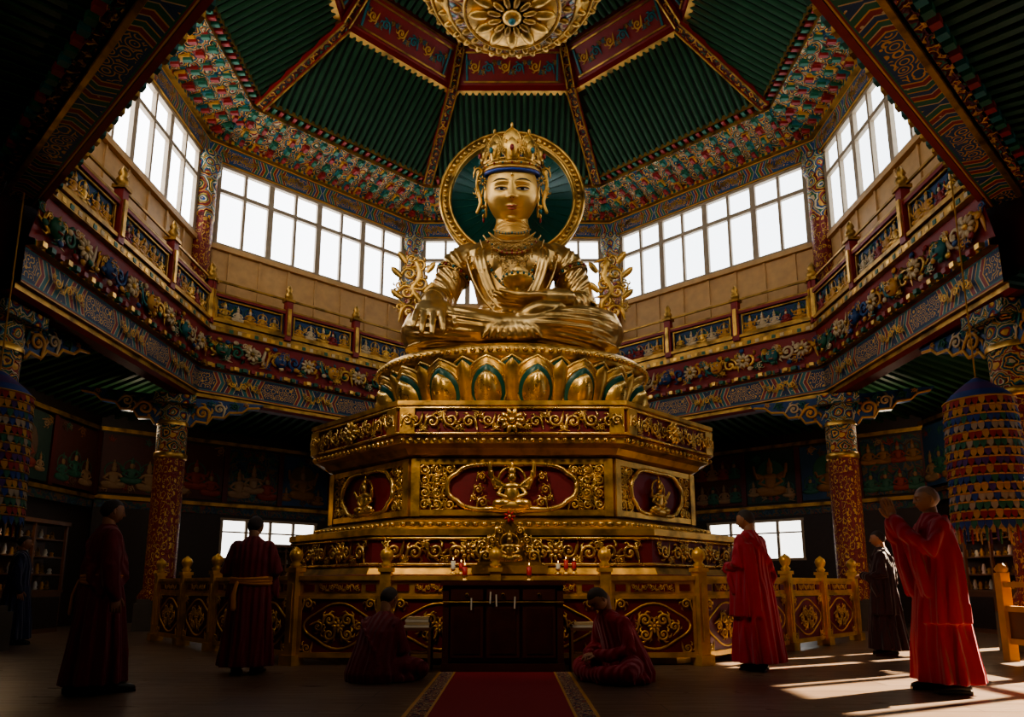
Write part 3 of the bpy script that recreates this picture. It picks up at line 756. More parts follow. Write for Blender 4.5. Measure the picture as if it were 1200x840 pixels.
def head(mb,Mx,H,b=False,nu=72,nv=60,mis=(0,1,2,3,4)):
    vs=[];X=Mx@SC(H,H,H)
    for i in range(nv+1):
        ph=-pi/2+pi*i/nv; sz=sin(ph); c=cos(ph)
        for j in range(nu):
            th=2*pi*j/nu
            th=th-.35*sin(th)
            sx=c*sin(th); sy=-c*cos(th); x=.36*sx; z=.5*sz; y=(.40 if sy<0 else .45)*sy
            x*=jaw(z,b)
            if sy>0 and z<-.08: y*=1-.55*min(1,(-z-.08)/.42)
            f=sstep(-sy*1.6)
            y-=f*hdisp(x,z,b); vs.append((x,y,z))
    f0=[];f1=[]
    for i in range(nv):
        for j in range(nu):
            q=(i*nu+j,i*nu+(j+1)%nu,(i+1)*nu+(j+1)%nu,(i+1)*nu+j)
            cy=sum(vs[t][1] for t in q)/4;cz=sum(vs[t][2] for t in q)/4
            lim=.27 if cy<-.12 else .27-1.5*(cy+.12)
            if cz>max(-.27,lim) : f1.append(q)
            else: f0.append(q)
    base=len(mb.v); mb.add(vs,f0,None,mis[0],X,True)
    for f in f1: mb.f.append(tuple(base+t for t in f)); mb.m.append(mis[1]); mb.sm.append(True); mb.u.append(None)
    I=[i/12 for i in range(13)]
    for s in(-1,1):
        ye=hfront(s*.135,0,b)
        if not b:
            mb.ell((s*.135,ye+.004,-.002),(.058,.026,.020),mis[2],X,16,10)
            mb.ell((s*.135,ye-.018,-.001),(.022,.009,.018),mis[3],X,12,6)
            for sg,hh,rr in((1,.024,.010),(-1,.018,.007)):
                mb.tube([(s*(.068+.136*t),hfront(s*(.068+.136*t),.012*sg,b)-.012,sg*.003+sg*hh*sin(pi*t)) for t in I],rr,5,mis[0],X)
            mb.tube([(s*(.045+.20*t),hfront(s*(.045+.20*t),.09,b)-.006,.070+.038*sin(pi*t*.85)) for t in I],[.005+.007*sin(pi*t) for t in I],5,mis[1],X)
        else:
            def strip(f0,f1,mi,off):
                vs=[];n=14;m=4
                for a in range(n+1):
                    t=a/n; x=s*(.054+.182*t)
                    for c_ in range(m+1):
                        z=f0(t)+(f1(t)-f0(t))*c_/m; vs.append((x,hfront(x,z,b)-off,z))
                mb.add(vs,[(a*(m+1)+c_,(a+1)*(m+1)+c_,(a+1)*(m+1)+c_+1,a*(m+1)+c_+1) for a in range(n) for c_ in range(m)],None,mi,X,True)
            # half-closed, downcast almond eyes under heavy lids
            up=lambda t:-.014+.020*sin(pi*t**.85)+.012*t; lo_=lambda t:-.012-.017*sin(pi*t**1.1)+.010*t
            strip(lo_,up,mis[2],.004)
            cx=.138; vs=[]; 
            for a in range(16):
                xx=s*cx+.024*cos(2*pi*a/16); zz=-.006+.014*sin(2*pi*a/16); vs.append((xx,hfront(xx,zz,b)-.008,zz))
            vs.append((s*cx,hfront(s*cx,-.006,b)-.010,-.006)); mb.add(vs,[(a,(a+1)%16,16) for a in range(16)],None,mis[3],X,True)
            P_=lambda fz,o:[(s*(.054+.182*t),hfront(s*(.054+.182*t),fz(t),b)-o,fz(t)) for t in I]
            mb.tube(P_(up,.005),[.003+.005*sin(pi*t) for t in I],6,mis[3],X)
            mb.tube(P_(lambda t:up(t)+.016,.002),[.005+.011*sin(pi*t) for t in I],8,mis[0],X)
            mb.tube(P_(lambda t:up(t)+.036,-.002),[.002+.002*sin(pi*t) for t in I],5,mis[3],X)
            mb.tube(P_(lo_,.003),[.0015+.0020*sin(pi*t) for t in I],6,mis[3],X)
            mb.tube(P_(lambda t:lo_(t)-.012,.0),[.003+.005*sin(pi*t) for t in I],6,mis[0],X)
            mb.tube([(s*(.026+.235*t),hfront(s*(.026+.235*t),.10,b)-.002,.070+.052*sin(pi*(t*.82+.04))) for t in I],[.0025+.004*sin(pi*t) for t in I],6,mis[3],X)
        mb.ell((s*.36,.03,-.02),(.028,.06,.10),mis[0],X,12,8,RZ(-s*.4)); 
        mb.tube([(s*(.375),.0+.05*cos(a),-.0+.10*sin(a)) for a in [pi*(-.5+1.35*i/10) for i in range(11)]],.014,6,mis[0],X)
        mb.ell((s*.36,.01,-.11 if not b else -.2),(.02,.03,.04 if not b else .13),mis[0],X,10,6)
        mb.ell((s*.018,hfront(s*.02,-.128,b)+.006,-.136),(.009,.010,.005),mis[3],X,6,4)
    for zz,w,r in((-.226,.080,.012),(-.262,.060,.015)):
        mb.tube([(w*t,hfront(w*t,zz,b)+.002,zz+.012*(abs(t)) -(.004*cos(t*9) if zz>-.24 else 0)) for t in [-1+i/5 for i in range(11)]],[r*(.35+.65*sqrt(max(0,1-(abs(-1+i/5))**2))) for i in range(11)],6,mis[4],X)
    mb.tube([(.088*t,hfront(.088*t,-.247,b)-.006,-.246+.012*abs(t)) for t in [-1+i/5 for i in range(11)]],.003,4,mis[3],X)

def hand(mb,Mx,s=1.,side=1,curl=.35,mi=0,spread=.12,n=7):
    X=Mx@SC(s,s,s)
    mb.ell((.048,0,0),(.058,.043,.018),mi,X,14,8); mb.tube([(-.05,0,0),(.02,0,0)],[.027,.03],n,mi,X)
    for k,(yy,Lf) in enumerate(((.033,.068),(.011,.078),(-.011,.073),(-.032,.056))):
        yy*=side; a=spread*(1.5-k)*side*.6; p=Vector((.088,yy,0)); pts=[Vector((.06,yy*.9,0)),p]; b=curl*.5
        for seg,fr in enumerate((.42,.32,.26)):
            b+=curl*.6*(seg>0) 
            d=Vector((cos(b)*cos(a),cos(b)*sin(a),-sin(b))); p=p+d*Lf*fr*1.05; pts.append(p.copy())
        mb.tube(pts,[.010,.0105,.0095,.0085,.007],n,mi,X)
    p0=Vector((.015,.03*side,-.004)); p1=p0+Vector((.028,.022*side,-.008)); p2=p1+Vector((.028,.012*side,-.010)); p3=p2+Vector((.022,.002*side,-.006))
    mb.tube([p0,p1,p2,p3],[.015,.0125,.0105,.008],n,mi,X)

# ------------------------------------------------------------------ BUDDHA
bz=4.84; B=empty('buddha_statue',T_((0,12.0,bz)))
b=MB()
b.ell((0,.05,.42),(1.0,.72,.38),None,None,28,16)
b.loft([(0,.05,.2,.90,.6,0),(0,.03,.75,.68,.5,0),(0,.02,1.15,.62,.46,0),(0,0,1.6,.72,.50,0),(0,-.0,1.95,.86,.52,0),(0,0,2.20,.92,.46,0),(0,.02,2.38,.78,.38,0),(0,.03,2.50,.48,.31,0),(0,.0,2.60,.34,.29,0),(0,-.04,2.90,.29,.28,0)],56)
b.ell((-.34,-.33,1.90),(.38,.2,.28),None,None,20,12); b.ell((.34,-.33,1.90),(.38,.2,.28),None,None,20,12)
b.ell((0,-.38,1.0),(.4,.16,.34))
LA=[(-.82,.02,2.20),(-1.02,.0,1.98),(-1.18,-.08,1.60),(-1.30,-.2,1.18)]; LF=[(-1.30,-.2,1.18),(-1.36,-.6,1.02),(-1.36,-.95,.87),(-1.35,-1.10,.80)]
RA=[(.82,.02,2.20),(1.02,.0,1.98),(1.18,-.05,1.58),(1.30,-.12,1.16)]; RF=[(1.30,-.12,1.16),(1.08,-.5,1.0),(.82,-.82,.96),(.62,-.92,.96)]
for ch_ in(LA,RA): b.tube(ch_,[.27,.31,.28,.26],22)
for ch_ in(LF,RF): b.tube(ch_,[.26,.23,.18,.15],20)
def fold(pts,r=.03,n=14,flat=1.):
    Q=bez(pts,n); b.tube(Q,[r*(.35+.65*sin(pi*(.08+.84*k/n))) for k in range(n+1)],6)
def armfold(chain,rads,a0,a1,t0,t1,r=.022,n=14):
    Q=[Vector(p) for p in chain]; m=len(Q)-1; out=[]
    for k in range(n+1):
        f=k/n; t=(t0+(t1-t0)*f)*m; i=min(int(t),m-1); g=t-i
        c=Q[i].lerp(Q[i+1],g); R=rads[i]+(rads[i+1]-rads[i])*g; d=(Q[i+1]-Q[i]).normalized()
        u=Vector((0,-1,0)); u=(u-d*u.dot(d)).normalized(); v=d.cross(u); a=a0+(a1-a0)*f
        out.append(c+(u*cos(a)+v*sin(a))*(R+.002))
    b.tube(out,[.004+r*sin(pi*k/n) for k in range(n+1)],6)
AR=[.27,.31,.28,.26]; FR=[.26,.23,.18,.15]
for ch_,sg in((LA,1),(RA,-1)):
    for k in range(7):
        f=k/7; armfold(ch_,AR,sg*1.9,-sg*1.2,f*.75,min(1,f*.75+.45),.024)
for ch_,sg in((LF,1),(RF,-1)):
    for k in range(6): armfold(ch_,FR,sg*2.2,-sg*1.6,k*.10,.18+k*.15,.022)
for s in(-1,1):
    b.tube(bez([(s*1.38,.02,1.05),(s*1.52,-.02,.7),(s*1.50,-.12,.35)],8),[.26]*9,16)
    for k in range(6):
        fold([(s*(1.36+.02*k),-.30-.05*k,1.22-.03*k),(s*(1.62-.02*k),-.22-.06*k,.95),(s*(1.72-.05*k),-.22-.08*k,.6)],.026)
SR=[.43,.42,.40,.375,.35,.33,.31,.29,.27,.25,.24]
for s in(-1,1):
    b.tube(bez([(s*.45,.0,.46),(s*1.0,-.28,.54),(s*1.52,-.55,.50)],8),[.46,.46,.465,.47,.47,.465,.46,.45,.43],28)
    shin=bez([(s*1.54,-.56,.46),(s*1.1,-.94,.40),(s*.5,-1.14,.34),(s*.0,-1.16,.32)],10)
    b.tube(shin,SR,28)
    thigh=bez([(s*.55,-.06,.48),(s*1.0,-.28,.54),(s*1.52,-.55,.50)],8)
    for k in range(11):
        a=-1.5+.30*k
        armfold(shin,SR,a-.25,a+.30,.02+.03*(k%3),.80-.06*(k%4),.030,18)
    for k in range(7):
        a=-2.2+.62*k; armfold(thigh,[.46,.46,.465,.47,.47,.465,.46,.45,.43],a-.4,a+.3,.25,1.,.030,16)
b.ell((0,-.75,.36),(1.1,.45,.30),None,None,28,12)
b.ell((0,-.55,.14),(1.90,.82,.11),None,None,44,8)
b.tube(bez([(.20,-1.28,.52),(.48,-1.26,.62),(.80,-1.10,.70)],8),[.10,.13,.145,.15,.15,.145,.14,.13,.12],16)
for q in range(5): b.ell((.12-.012*q+.0,-1.34+.055*q,.50+.035*q),(.06,.045,.045),None,None,8,6)
hand(b,T_((-1.35,-1.07,.84))@RZ(-pi/2)@RY(.74),6.2,1,.34,None,.12,12)
hand(b,T_((.66,-.92,.96))@RZ(pi-.05)@RX(pi),5.8,1,.25,None,.1,12)
b.ell((0,-1.30,.13),(.55,.12,.09),None,None,28,8)
for k in range(9):
    x=-.44+.11*k; fold([(x*.6,-1.38,.36),(x*.85,-1.41,.22),(x*1.1,-1.40,.08)],.05,8)
for s in(-1,1):
    for k in range(3):
        o=.075*k
        fold([(s*(.36+o),-.26,2.34),(s*(.48+o),-.43,2.14),(s*(.50+o),-.535,1.9),(s*(.40+o),-.52,1.5),(s*(.22+o),-.53,1.12),(s*.06,-.54,.82)],.030,18)
    for k in range(5):
        fold([(s*(.80-.02*k),-.18-.03*k,2.22-.10*k),(s*(.82-.04*k),-.40,1.95-.14*k),(s*(.70-.05*k),-.47,1.5-.10*k),(s*(.5-.05*k),-.50,1.1-.05*k)],.022)
for k in range(5): fold([(-.62,-.26,1.08-.08*k),(-.3,-.50,.98-.09*k),(0,-.55,.94-.09*k),(.3,-.50,.98-.09*k),(.62,-.26,1.08-.08*k)],.028)
for s in(-1,1):
    for k in range(4):
        fold([(s*(.50+.10*k),.02-.05*k,2.44-.05*k),(s*(.80+.08*k),-.18-.02*k,2.32-.08*k),(s*(1.05+.05*k),-.26,2.06-.10*k)],.024)
b.smooth=True
b.done('body',ml('statue'),B,.018,1)
HT=T_((0,-.05,2.82))@RX(.38)@T_((0,.05,-2.82))
h=MB(); HC=(0,-.04,3.39); h.M=HT; HH=1.36
head(h,T_(HC),HH,True,160,130)
h.ell((0,HC[1]-.40*HH+.02,HC[2]+.17*HH),(.03,.03,.035),5,None,10,6)
h.M=Matrix.Identity(4)
h.tube([(0,0,2.5),(0,-.06,2.80),(0,-.14,3.06)],[.33,.31,.29],24,0)
for k in range(3): h.tube([(.325*cos(a),-.05+.325*sin(a)-.02,2.62+.06*k) for a in [pi+pi*i/12 for i in range(13)]],.010,5,0)
h.done('head',ml('face','hairblue','white','dark','lips','goldb'),B)
j=MB(); j.M=HT; hx,hy=.51,.57; hz=HC[2]+.27*HH; cy0=-.01
ringp=[(hx*cos(2*pi*k/60),cy0+hy*sin(2*pi*k/60),hz+.02) for k in range(61)]
for dz,r in((-.02,.025),(.05,.035),(.12,.025)): j.tube([(p[0],p[1],p[2]+dz) for p in ringp],r,8,0,None,False)
j.tube([(p[0]*.97,p[1]*.97,p[2]-.065) for p in ringp],.035,8,4,None,False)
j.lathe([(1,0),(1.0,.13)],60,3,(0,cy0,hz),hx,hy)
for k in range(40):
    a=2*pi*k/40; j.ell((hx*1.05*cos(a),cy0+hy*1.05*sin(a),hz+.06),(.022,.022,.022),(1 if k%4==0 else (2 if k%4==2 else 0)),None,6,4)
for k,(dg,hh,ww) in enumerate(((-105,.28,.24),(-72,.38,.27),(-37,.46,.30),(0,.54,.33),(37,.46,.30),(72,.38,.27),(105,.28,.24))):
    a=radians(dg)-pi/2; Mx=T_((hx*1.02*cos(a),cy0+hy*1.02*sin(a),hz+.11))@RZ(a+pi/2)@RX(-.06)
    petal(j,Mx,ww,hh,.05,-.02,3,0,9); petal(j,Mx@T_((0,-.05,.04)),ww*.55,hh*.62,.04,-.01,0,None,8)
    j.ell((0,-.11,hh*.32),(.04,.03,.055),(1,2)[k%2],Mx,8,6); j.ell((0,-.02,hh+.03),(.025,.025,.045),0,Mx,8,6)
    for s in(-1,1):
        spiral(j,s*ww*.48,hh*.26,.048,0,s,0,Mx,-.04); spiral(j,s*ww*.40,hh*.56,.036,0,s,0,Mx,-.04)
j.lathe([(.50,0),(.44,.10),(.28,.18),(.17,.24),(.19,.33),(.16,.42),(.08,.50),(.04,.57),(.02,.66)],28,None,(0,.14,hz),mis=[4,4,4,4,0,0,0,0])
for s in(-1,1):
    j.tube(bez([(s*.53,-.01,hz+.05),(s*.62,-.04,hz-.02),(s*.65,-.04,hz-.28),(s*.59,-.08,hz-.52),(s*.65,-.12,hz-.72)]),[.035]*15,8,0,None,True,.5)
    spiral(j,s*.62,hz-.0,.085,0,s,0,None,-.04); spiral(j,s*.63,hz-.36,.07,0,s,pi,None,-.06)
    flower(j,s*.545,hz-.16,.09,0,1,None,8,-.10); 
    for q in range(4): j.ell((s*.535,-.12,HC[2]-.26-.08*q),(.04-.006*q,.04,.045),(0,1,0,2)[q],None,8,6)
j.M=Matrix.Identity(4)
def neck(rx,drop,z0,r,beads,mi,mib,yy,n=36):
    pts=[]
    for k in range(n+1):
        t=-1+2*k/n; x=rx*t; z=z0-drop*(1-abs(t)**2.2); y=-(yy+.10*(1-abs(t)))*(sqrt(max(.05,1-(x/1.05)**2)))-.02
        pts.append((x,y,z))
    j.tube(pts,r,6,mi)
    for k,p in enumerate(pts):
        if beads and 1<k<n-1: j.ell((p[0],p[1]-.02,p[2]-.015),(beads,beads,beads),(mib if k%3==0 else mi),None,7,5)
    return pts
neck(.33,.12,2.56,.022,.026,5,1,.34); neck(.42,.24,2.48,.018,.028,5,5,.40); neck(.52,.42,2.40,.018,.03,5,2,.47); neck(.58,.98,2.32,.014,.026,5,1,.48,48)
for x in(-.36,-.24,-.12,0,.12,.24,.36):
    z=2.02+x*x*1.1; y=-.57+x*x*.35
    flower(j,x,z,.058,5,1 if abs(x)>.2 else 2,None,7,y-.02)
    for q in range(4): j.ell((x,y-.01,z-.08-.05*q),(.017,.017,.024),5,None,6,5)
    for s in(-1,1): spiral(j,x+s*.04,z+.10,.04,5,s,0,None,y)
for s in(-1,1):
    for (xx,zz,rr) in((.07,1.90,.04),(.16,1.86,.05),(.27,1.90,.045),(.10,1.76,.045),(.20,1.74,.035)): spiral(j,s*xx,zz,rr,5,s,0,None,-.575)
flower(j,0,1.56,.10,5,1,None,9,-.58); 
for q in range(5): j.ell((0,-.56,1.42-.07*q),(.022,.022,.03),5,None,6,5)
for s in(-1,1):
    spiral(j,s*.12,1.62,.06,5,s,0,None,-.56); spiral(j,s*.12,1.50,.05,5,s,pi,None,-.56)
    ax=Vector((s*.42,-.15,-.9)).normalized(); q=ax.to_track_quat('Z','Y').to_matrix().to_4x4(); r=.315
    Mx=T_((s*1.10,-.04,1.80))@q
    for dz2 in(-.05,.05): j.tube([(r*cos(2*pi*k/30),r*sin(2*pi*k/30),dz2) for k in range(31)],.016,6,5,Mx,False)
    for k in range(24): j.ell((r*1.02*cos(2*pi*k/24),r*1.02*sin(2*pi*k/24),0),(.03,.03,.03),(5,1,5,2)[k%4],Mx,6,4)
for (c,ax,r) in(((-1.355,-1.0,.87),(.0,-1,-.4),.185),((.74,-.87,.96),(-1,-.25,0),.18)):
    q=Vector(ax).normalized().to_track_quat('Z','Y').to_matrix().to_4x4(); Mx=T_(c)@q
    for dz2 in(-.05,.03): j.tube([(r*cos(2*pi*k/24),r*sin(2*pi*k/24),dz2) for k in range(25)],.025,6,5,Mx,False)
j.lathe([(.02,0),(.12,.0),(.10,.05),(.05,.08),(.16,.14),(.25,.24),(.27,.33),(.24,.34),(.12,.30)],28,0,(.1,-.98,.99))
j.lathe([(.19,.32),(.12,.37),(.05,.41),(.08,.46),(.04,.53),(.01,.60)],20,0,(.1,-.98,.99))
for k in range(16): j.ell((.1+.265*cos(2*pi*k/16),-.98+.265*sin(2*pi*k/16),1.29),(.024,.024,.024),1,None,6,4)
for s in(-1,1):
    x0=s*1.66
    j.tube(bez([(s*1.62,-.0,.72),(s*1.85,-.05,.9),(s*1.64,-.15,1.15),(s*1.84,-.15,1.45),(s*1.70,-.15,1.7),(s*1.76,-.15,2.0)],16),[.065]*17,8,0)
    for (dx,z,r,mr,ro) in((.22,1.02,.15,1,0),(.05,1.22,.12,-1,1.2),(.27,1.40,.15,1,.5),(.02,1.58,.13,-1,2.),(.24,1.76,.13,1,.2),(.05,1.95,.11,-1,1.),(.20,2.06,.08,1,0),(.40,1.14,.08,1,2.),(.42,1.55,.08,1,2.5)):
        spiral(j,x0+s*dx,z,r,0,s*mr,ro,None,-.18,.8)
    for (dx,z,an) in((.36,1.28,.9),(.38,1.70,.8),(.30,1.98,.6),(-.06,1.40,-.8),(-.08,1.78,-.7)):
        petal(j,T_((x0+s*dx,-.2,z))@RY(s*an),.12,.26,.03,.04,0,None,6)
j.done('crown_and_ornaments',[M['gold'],M['teal'],M['red'],M['gold'],M['hairblue'],M['jewel']],B)
ha=MB(); HM=RX(pi/2)
ha.lathe([(.02,0),(1.22,0),(1.22,.05),(1.26,.12),(1.40,.12),(1.44,.05),(1.44,-.05),(.02,-.05)],96,None,(0,0,0),mis=[1,0,0,2,0,0,0],M=HM)
for k in range(72):
    a=2*pi*k/72; ha.ell((1.33*cos(a),-.15,1.33*sin(a)),(.045,.03,.045),0,None,6,4)
for r in(1.24,1.43): ha.tube([(r*cos(2*pi*k/96),-.12,r*sin(2*pi*k/96)) for k in range(97)],.03,6,0,None,False)
for k in range(40):
    a=2*pi*k/40; ha.tube([(.2*cos(a),-.015,.2*sin(a)),(1.18*cos(a),-.015,1.18*sin(a))],.006,4,3,None,False)
ha.box((0,.05,-2.2),(.5,.08,2.6),0)
ho=ha.done('halo',[M['gold'],M['bgreen'],M['goldd'],M['green']],B); ho.location=(0,.62,3.74)

# ------------------------------------------------------------------ monks
def shoe(mb,x,y,rot,mi=0):
    Mx=T_((x,y,0))@RZ(rot)
    mb.tube([(0,.07,.045),(0,.0,.05),(0,-.08,.04),(0,-.15,.032)],[.042,.047,.045,.03],12,mi,Mx)
    mb.box((0,-.04,.012),(.085,.27,.024),mi,M=Mx)
def monk(name,x,y,hgt,rot,robe,arms='front',sash=None,hp=0.,hr=0.,gait=0.,shawl=1,lean=0.,hair='hair'):
    s=hgt/1.72; e=empty(name,T_((x,y,0))@RZ(rot)@SC(s,s,s))
    r=MB(); ph=random.random()*6
    L=lean; wd=1.14
    r.loft([(0,.01,.085,.245*wd,.215*wd,.17),(0,.01,.16,.242*wd,.210*wd,.165),(0,0,.35,.228*wd,.195*wd,.15),(0,0,.6,.208*wd,.173*wd,.12),(0,0,.82,.194*wd,.155*wd,.08),(0,0,.97,.178*wd,.132*wd,.03),(0,-L*.3,1.08,.182*wd,.130*wd,.03),(0,-L*.6,1.22,.195*wd,.132*wd,.025),(0,-L*.8,1.33,.207,.128,.01),(0,-L*.9,1.39,.187,.11,0),(0,-L,1.43,.13,.09,0),(0,-L,1.465,.080,.075,0),(0,-L,1.485,.064,.064,0)],108,None,None,9,ph)
    A={'front':[(.17,0,1.365),(.265,.0,1.10),(.18,-.17,1.06),(.07,-.24,1.09)],
       'pray':[(.17,0,1.365),(.235,-.12,1.16),(.13,-.26,1.30),(.045,-.30,1.42)],
       'down':[(.17,0,1.365),(.245,.02,1.10),(.245,.0,.95),(.225,-.05,.84)]}[arms]
    hd=MB()
    for sg in(-1,1):
        pts=[(sg*p[0],p[1]-L*.8,p[2]) for p in A]
        r.tube(pts,[.078,.078,.070,.058],16)
        if arms!='down':
            q=pts[2]; ln=.50 if arms=='pray' else .24
            for o in(-.03,.03):
                r.tube([(q[0]+o,q[1]+.03+o*.5,q[2]-.02),(q[0]*1.15+o,q[1]+.06,q[2]-ln*.5),(q[0]*1.25+o*1.3,q[1]+.10,q[2]-ln)],[.045,.05,.032],10)
        p2=Vector(pts[3]);p1=Vector(pts[2])
        if arms=='pray':
            X=Vector((0,-.25,1)).normalized(); Zb=Vector((sg,0,0)); Yv=Zb.cross(X)
            w=Vector((sg*.022,p2.y-.01,p2.z+.03))
            hd.tube([p1.lerp(p2,.5),p2,w],[.034,.030,.028],10,0)
        elif arms=='front':
            X=Vector((-sg*.8,-.55,.05)).normalized(); Zb=Vector((0,-.3,1)).normalized(); Zb=(Zb-X*Zb.dot(X)).normalized(); Yv=Zb.cross(X); w=p2
            hd.tube([p1.lerp(p2,.5),p2],[.034,.028],10,0)
        else:
            X=Vector((0,-.15,-1)).normalized(); Zb=Vector((sg,0,0)); Yv=Zb.cross(X); w=p2
            hd.tube([p1.lerp(p2,.5),p2],[.034,.028],10,0)
        m=Matrix.Identity(4)
        for a in range(3): m[a][0]=X[a];m[a][1]=Yv[a];m[a][2]=Zb[a];m[a][3]=w[a]
        tside=1 if (Yv.y<0 or Yv.z>0.5) else -1
        hand(hd,m,1.05,tside,.12 if arms=='pray' else .5,0,.05)
    if shawl:
        for k in range(5):
            o=k*.045
            r.tube([(.17-.01*k,.05-L,1.44-o*.3),(.10-o*.8,-.13-L*.8,1.34-o),(-.06-o*.5,-.16-L*.6,1.18-o),(-.21,-.06,1.02-o*.8)],.018,6)
            r.tube([(.17-.01*k,.04,1.44-o*.3),(.08-o*.8,.135,1.32-o),(-.08-o*.5,.16,1.16-o),(-.21,.06,1.00-o*.8)],.018,6)
        r.loft([(.17,-.02,.56,.125,.165,.20),(.175,-.01,.85,.11,.155,.16),(.18,0,1.1,.09,.14,.09),(.17,0,1.33,.065,.095,0)],44,None,None,7,ph)
    r.done('robe',[M[robe]],e,.0105,1)
    if sash:
        q=MB(); 
        for k in range(3): q.tube([(.212*cos(2*pi*i/40),.160*sin(2*pi*i/40),.965+.026*k+.008*sin(4*pi*i/40+k)) for i in range(41)],.019,7,0,None,False)
        q.tube([(.10,.17,.97),(.12,.20,.85),(.11,.21,.70)],[.02,.026,.03],8,0,None,True,.4)
        q.done('sash',[M[sash]],e)
    hh=.232; z=1.72-hh/2
    Mh=T_((0,-.015-L,z-.10))@RZ(hr)@RX(hp)@T_((0,0,.10))
    head(hd,Mh,hh,False,64,52,(0,1,2,3,4))
    hd.tube([(0,-L,1.40),(0,-L-.0,1.50),(0,-L-.01,1.57)],[.065,.056,.056],16,0)
    hd.done('head_and_hands',ml('skin',hair,'white','dark','mlips'),e)
    f=MB()
    for sg in(-1,1):
        yy=-.02+sg*gait; shoe(f,sg*.095,yy,sg*.12); f.tube([(sg*.095,yy+.05,.07),(sg*.09,yy*.6+.03,.28)],[.042,.055],10,0)
    f.done('shoes',[M['shoe']],e)
    return e
def seated(name,x,y,rot,robe,s=1.,bend=.0,hp=.5,hr=0.):
    e=empty(name,T_((x,y,0))@RZ(rot)@SC(s,s,s)); r=MB(); ph=random.random()*6; bd=bend
    r.loft([(0,.04,.0,.28,.23,.05),(0,.04,.08,.285,.24,.05),(0,.03,.2,.245,.205,.045),(0,.01-bd*.25,.34,.22,.175,.035),(0,-.01-bd*.55,.47,.22,.155,.02),(0,-.03-bd*.8,.55,.20,.125,0),(0,-.04-bd*.95,.60,.14,.098,0),(0,-.05-bd,.635,.08,.075,0),(0,-.055-bd,.655,.06,.06,0)],80,None,None,10,ph)
    hd=MB()
    for sg in(-1,1):
        r.tube([(sg*.12,.0,.12),(sg*.26,-.12,.14),(sg*.36,-.24,.11)],[.12,.11,.09],14)
        r.tube([(sg*.36,-.24,.10),(sg*.18,-.36,.09),(-sg*.05,-.38,.07)],[.09,.075,.06],14)
        pts=[(sg*.17,-.03-bd*.75,.53),(sg*.25,-.06-bd*.5,.30),(sg*.16,-.22-bd*.5,.24),(sg*.07,-.29-bd*.4,.25)]
        r.tube(pts,[.076,.074,.064,.054],14)
        p1=Vector(pts[2]);p2=Vector(pts[3]); hd.tube([p1.lerp(p2,.5),p2],[.034,.028],10,0)
        X=Vector((-sg*.8,-.6,-.1)).normalized(); Zb=Vector((0,-.2,1)).normalized(); Zb=(Zb-X*Zb.dot(X)).normalized(); Yv=Zb.cross(X)
        m=Matrix.Identity(4)
        for a in range(3): m[a][0]=X[a];m[a][1]=Yv[a];m[a][2]=Zb[a];m[a][3]=p2[a]
        hand(hd,m,1.,1 if Yv.y<0 else -1,.5,0,.05)
    r.loft([(0,-.12,.005,.38,.29,.10),(0,-.12,.05,.37,.28,.10),(0,-.10,.11,.30,.23,.06)],80,None,None,13,ph)
    for k in range(5):
        o=k*.04
        r.tube([(.17-.01*k,.09-bd*.7,.60-o*.3),(.05-o*.8,.16-bd*.5,.48-o),(-.1-o*.5,.19-bd*.3,.33-o),(-.22,.09,.2-o*.5)],.017,6)
    r.done('robe',[M[robe]],e,.0105,1)
    hh=.232; Mh=T_((0,-.06-bd,.66))@RZ(hr)@RX(hp)@T_((0,-.01,.13))
    head(hd,Mh,hh,False,64,52); hd.tube([(0,-.05-bd,.60),(0,-.065-bd,.68),(0,-.08-bd,.76)],[.06,.055,.055],14,0)
    hd.done('head_and_hands',ml('skin','hair','white','dark','mlips'),e)
    return e
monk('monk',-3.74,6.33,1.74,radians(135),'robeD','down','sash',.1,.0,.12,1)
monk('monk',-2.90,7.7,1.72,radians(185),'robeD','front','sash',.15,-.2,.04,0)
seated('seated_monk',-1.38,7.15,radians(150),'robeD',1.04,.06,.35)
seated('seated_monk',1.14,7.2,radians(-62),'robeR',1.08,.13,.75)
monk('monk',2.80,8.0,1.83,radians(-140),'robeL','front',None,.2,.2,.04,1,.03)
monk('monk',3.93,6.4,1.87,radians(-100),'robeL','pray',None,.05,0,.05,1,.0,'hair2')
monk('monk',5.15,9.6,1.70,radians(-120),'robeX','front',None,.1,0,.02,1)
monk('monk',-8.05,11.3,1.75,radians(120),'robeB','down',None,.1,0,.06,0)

# ------------------------------------------------------------------ altar table
t=MB(); tx,ty=-.1,8.02; W,D,H=1.34,.56,1.0
t.box((0,0,H-.03),(W+.06,D+.06,.05),1); t.box((0,0,H-.085),(W,D,.06),0)
t.box((0,0,.52),(W-.06,D-.04,.8),0); t.box((0,0,.05),(W+.02,D+.02,.10),1)
for sx in(-1,1):
    for sy in(-1,1): t.box((sx*(W/2-.035),sy*(D/2-.035),.49),(.07,.07,.98),1)
for k in range(3):
    x=(k-1)*(W-.14)/3
    t.box((x,-D/2-.0,.84),((W-.2)/3-.02,.03,.12),1); t.lathe([(.018,0),(.022,.01),(.012,.02)],10,2,M=T_((x,-D/2-.02,.84))@RX(pi/2))
    for z0,z1 in((.16,.74),):
        t.box((x,-D/2+.005,(z0+z1)/2),((W-.2)/3-.02,.02,z1-z0),1); t.box((x,-D/2-.004,(z0+z1)/2),((W-.2)/3-.10,.02,z1-z0-.09),0)
t.tube([(-W/2,-D/2-.02,.76),(W/2,-D/2-.02,.76)],.008,5,2)
for k,(dx,a) in enumerate(((-.18,.05),(-.05,-.03),(.10,.04),(-.35,0))): t.box((dx,-D/2-.035,.80-.02*k),(.016,.004,.13),3,M=RY(a))
t.done('altar_table',ml('tableW','tableR','goldd','paper'),None,M=T_((tx,ty,0)))
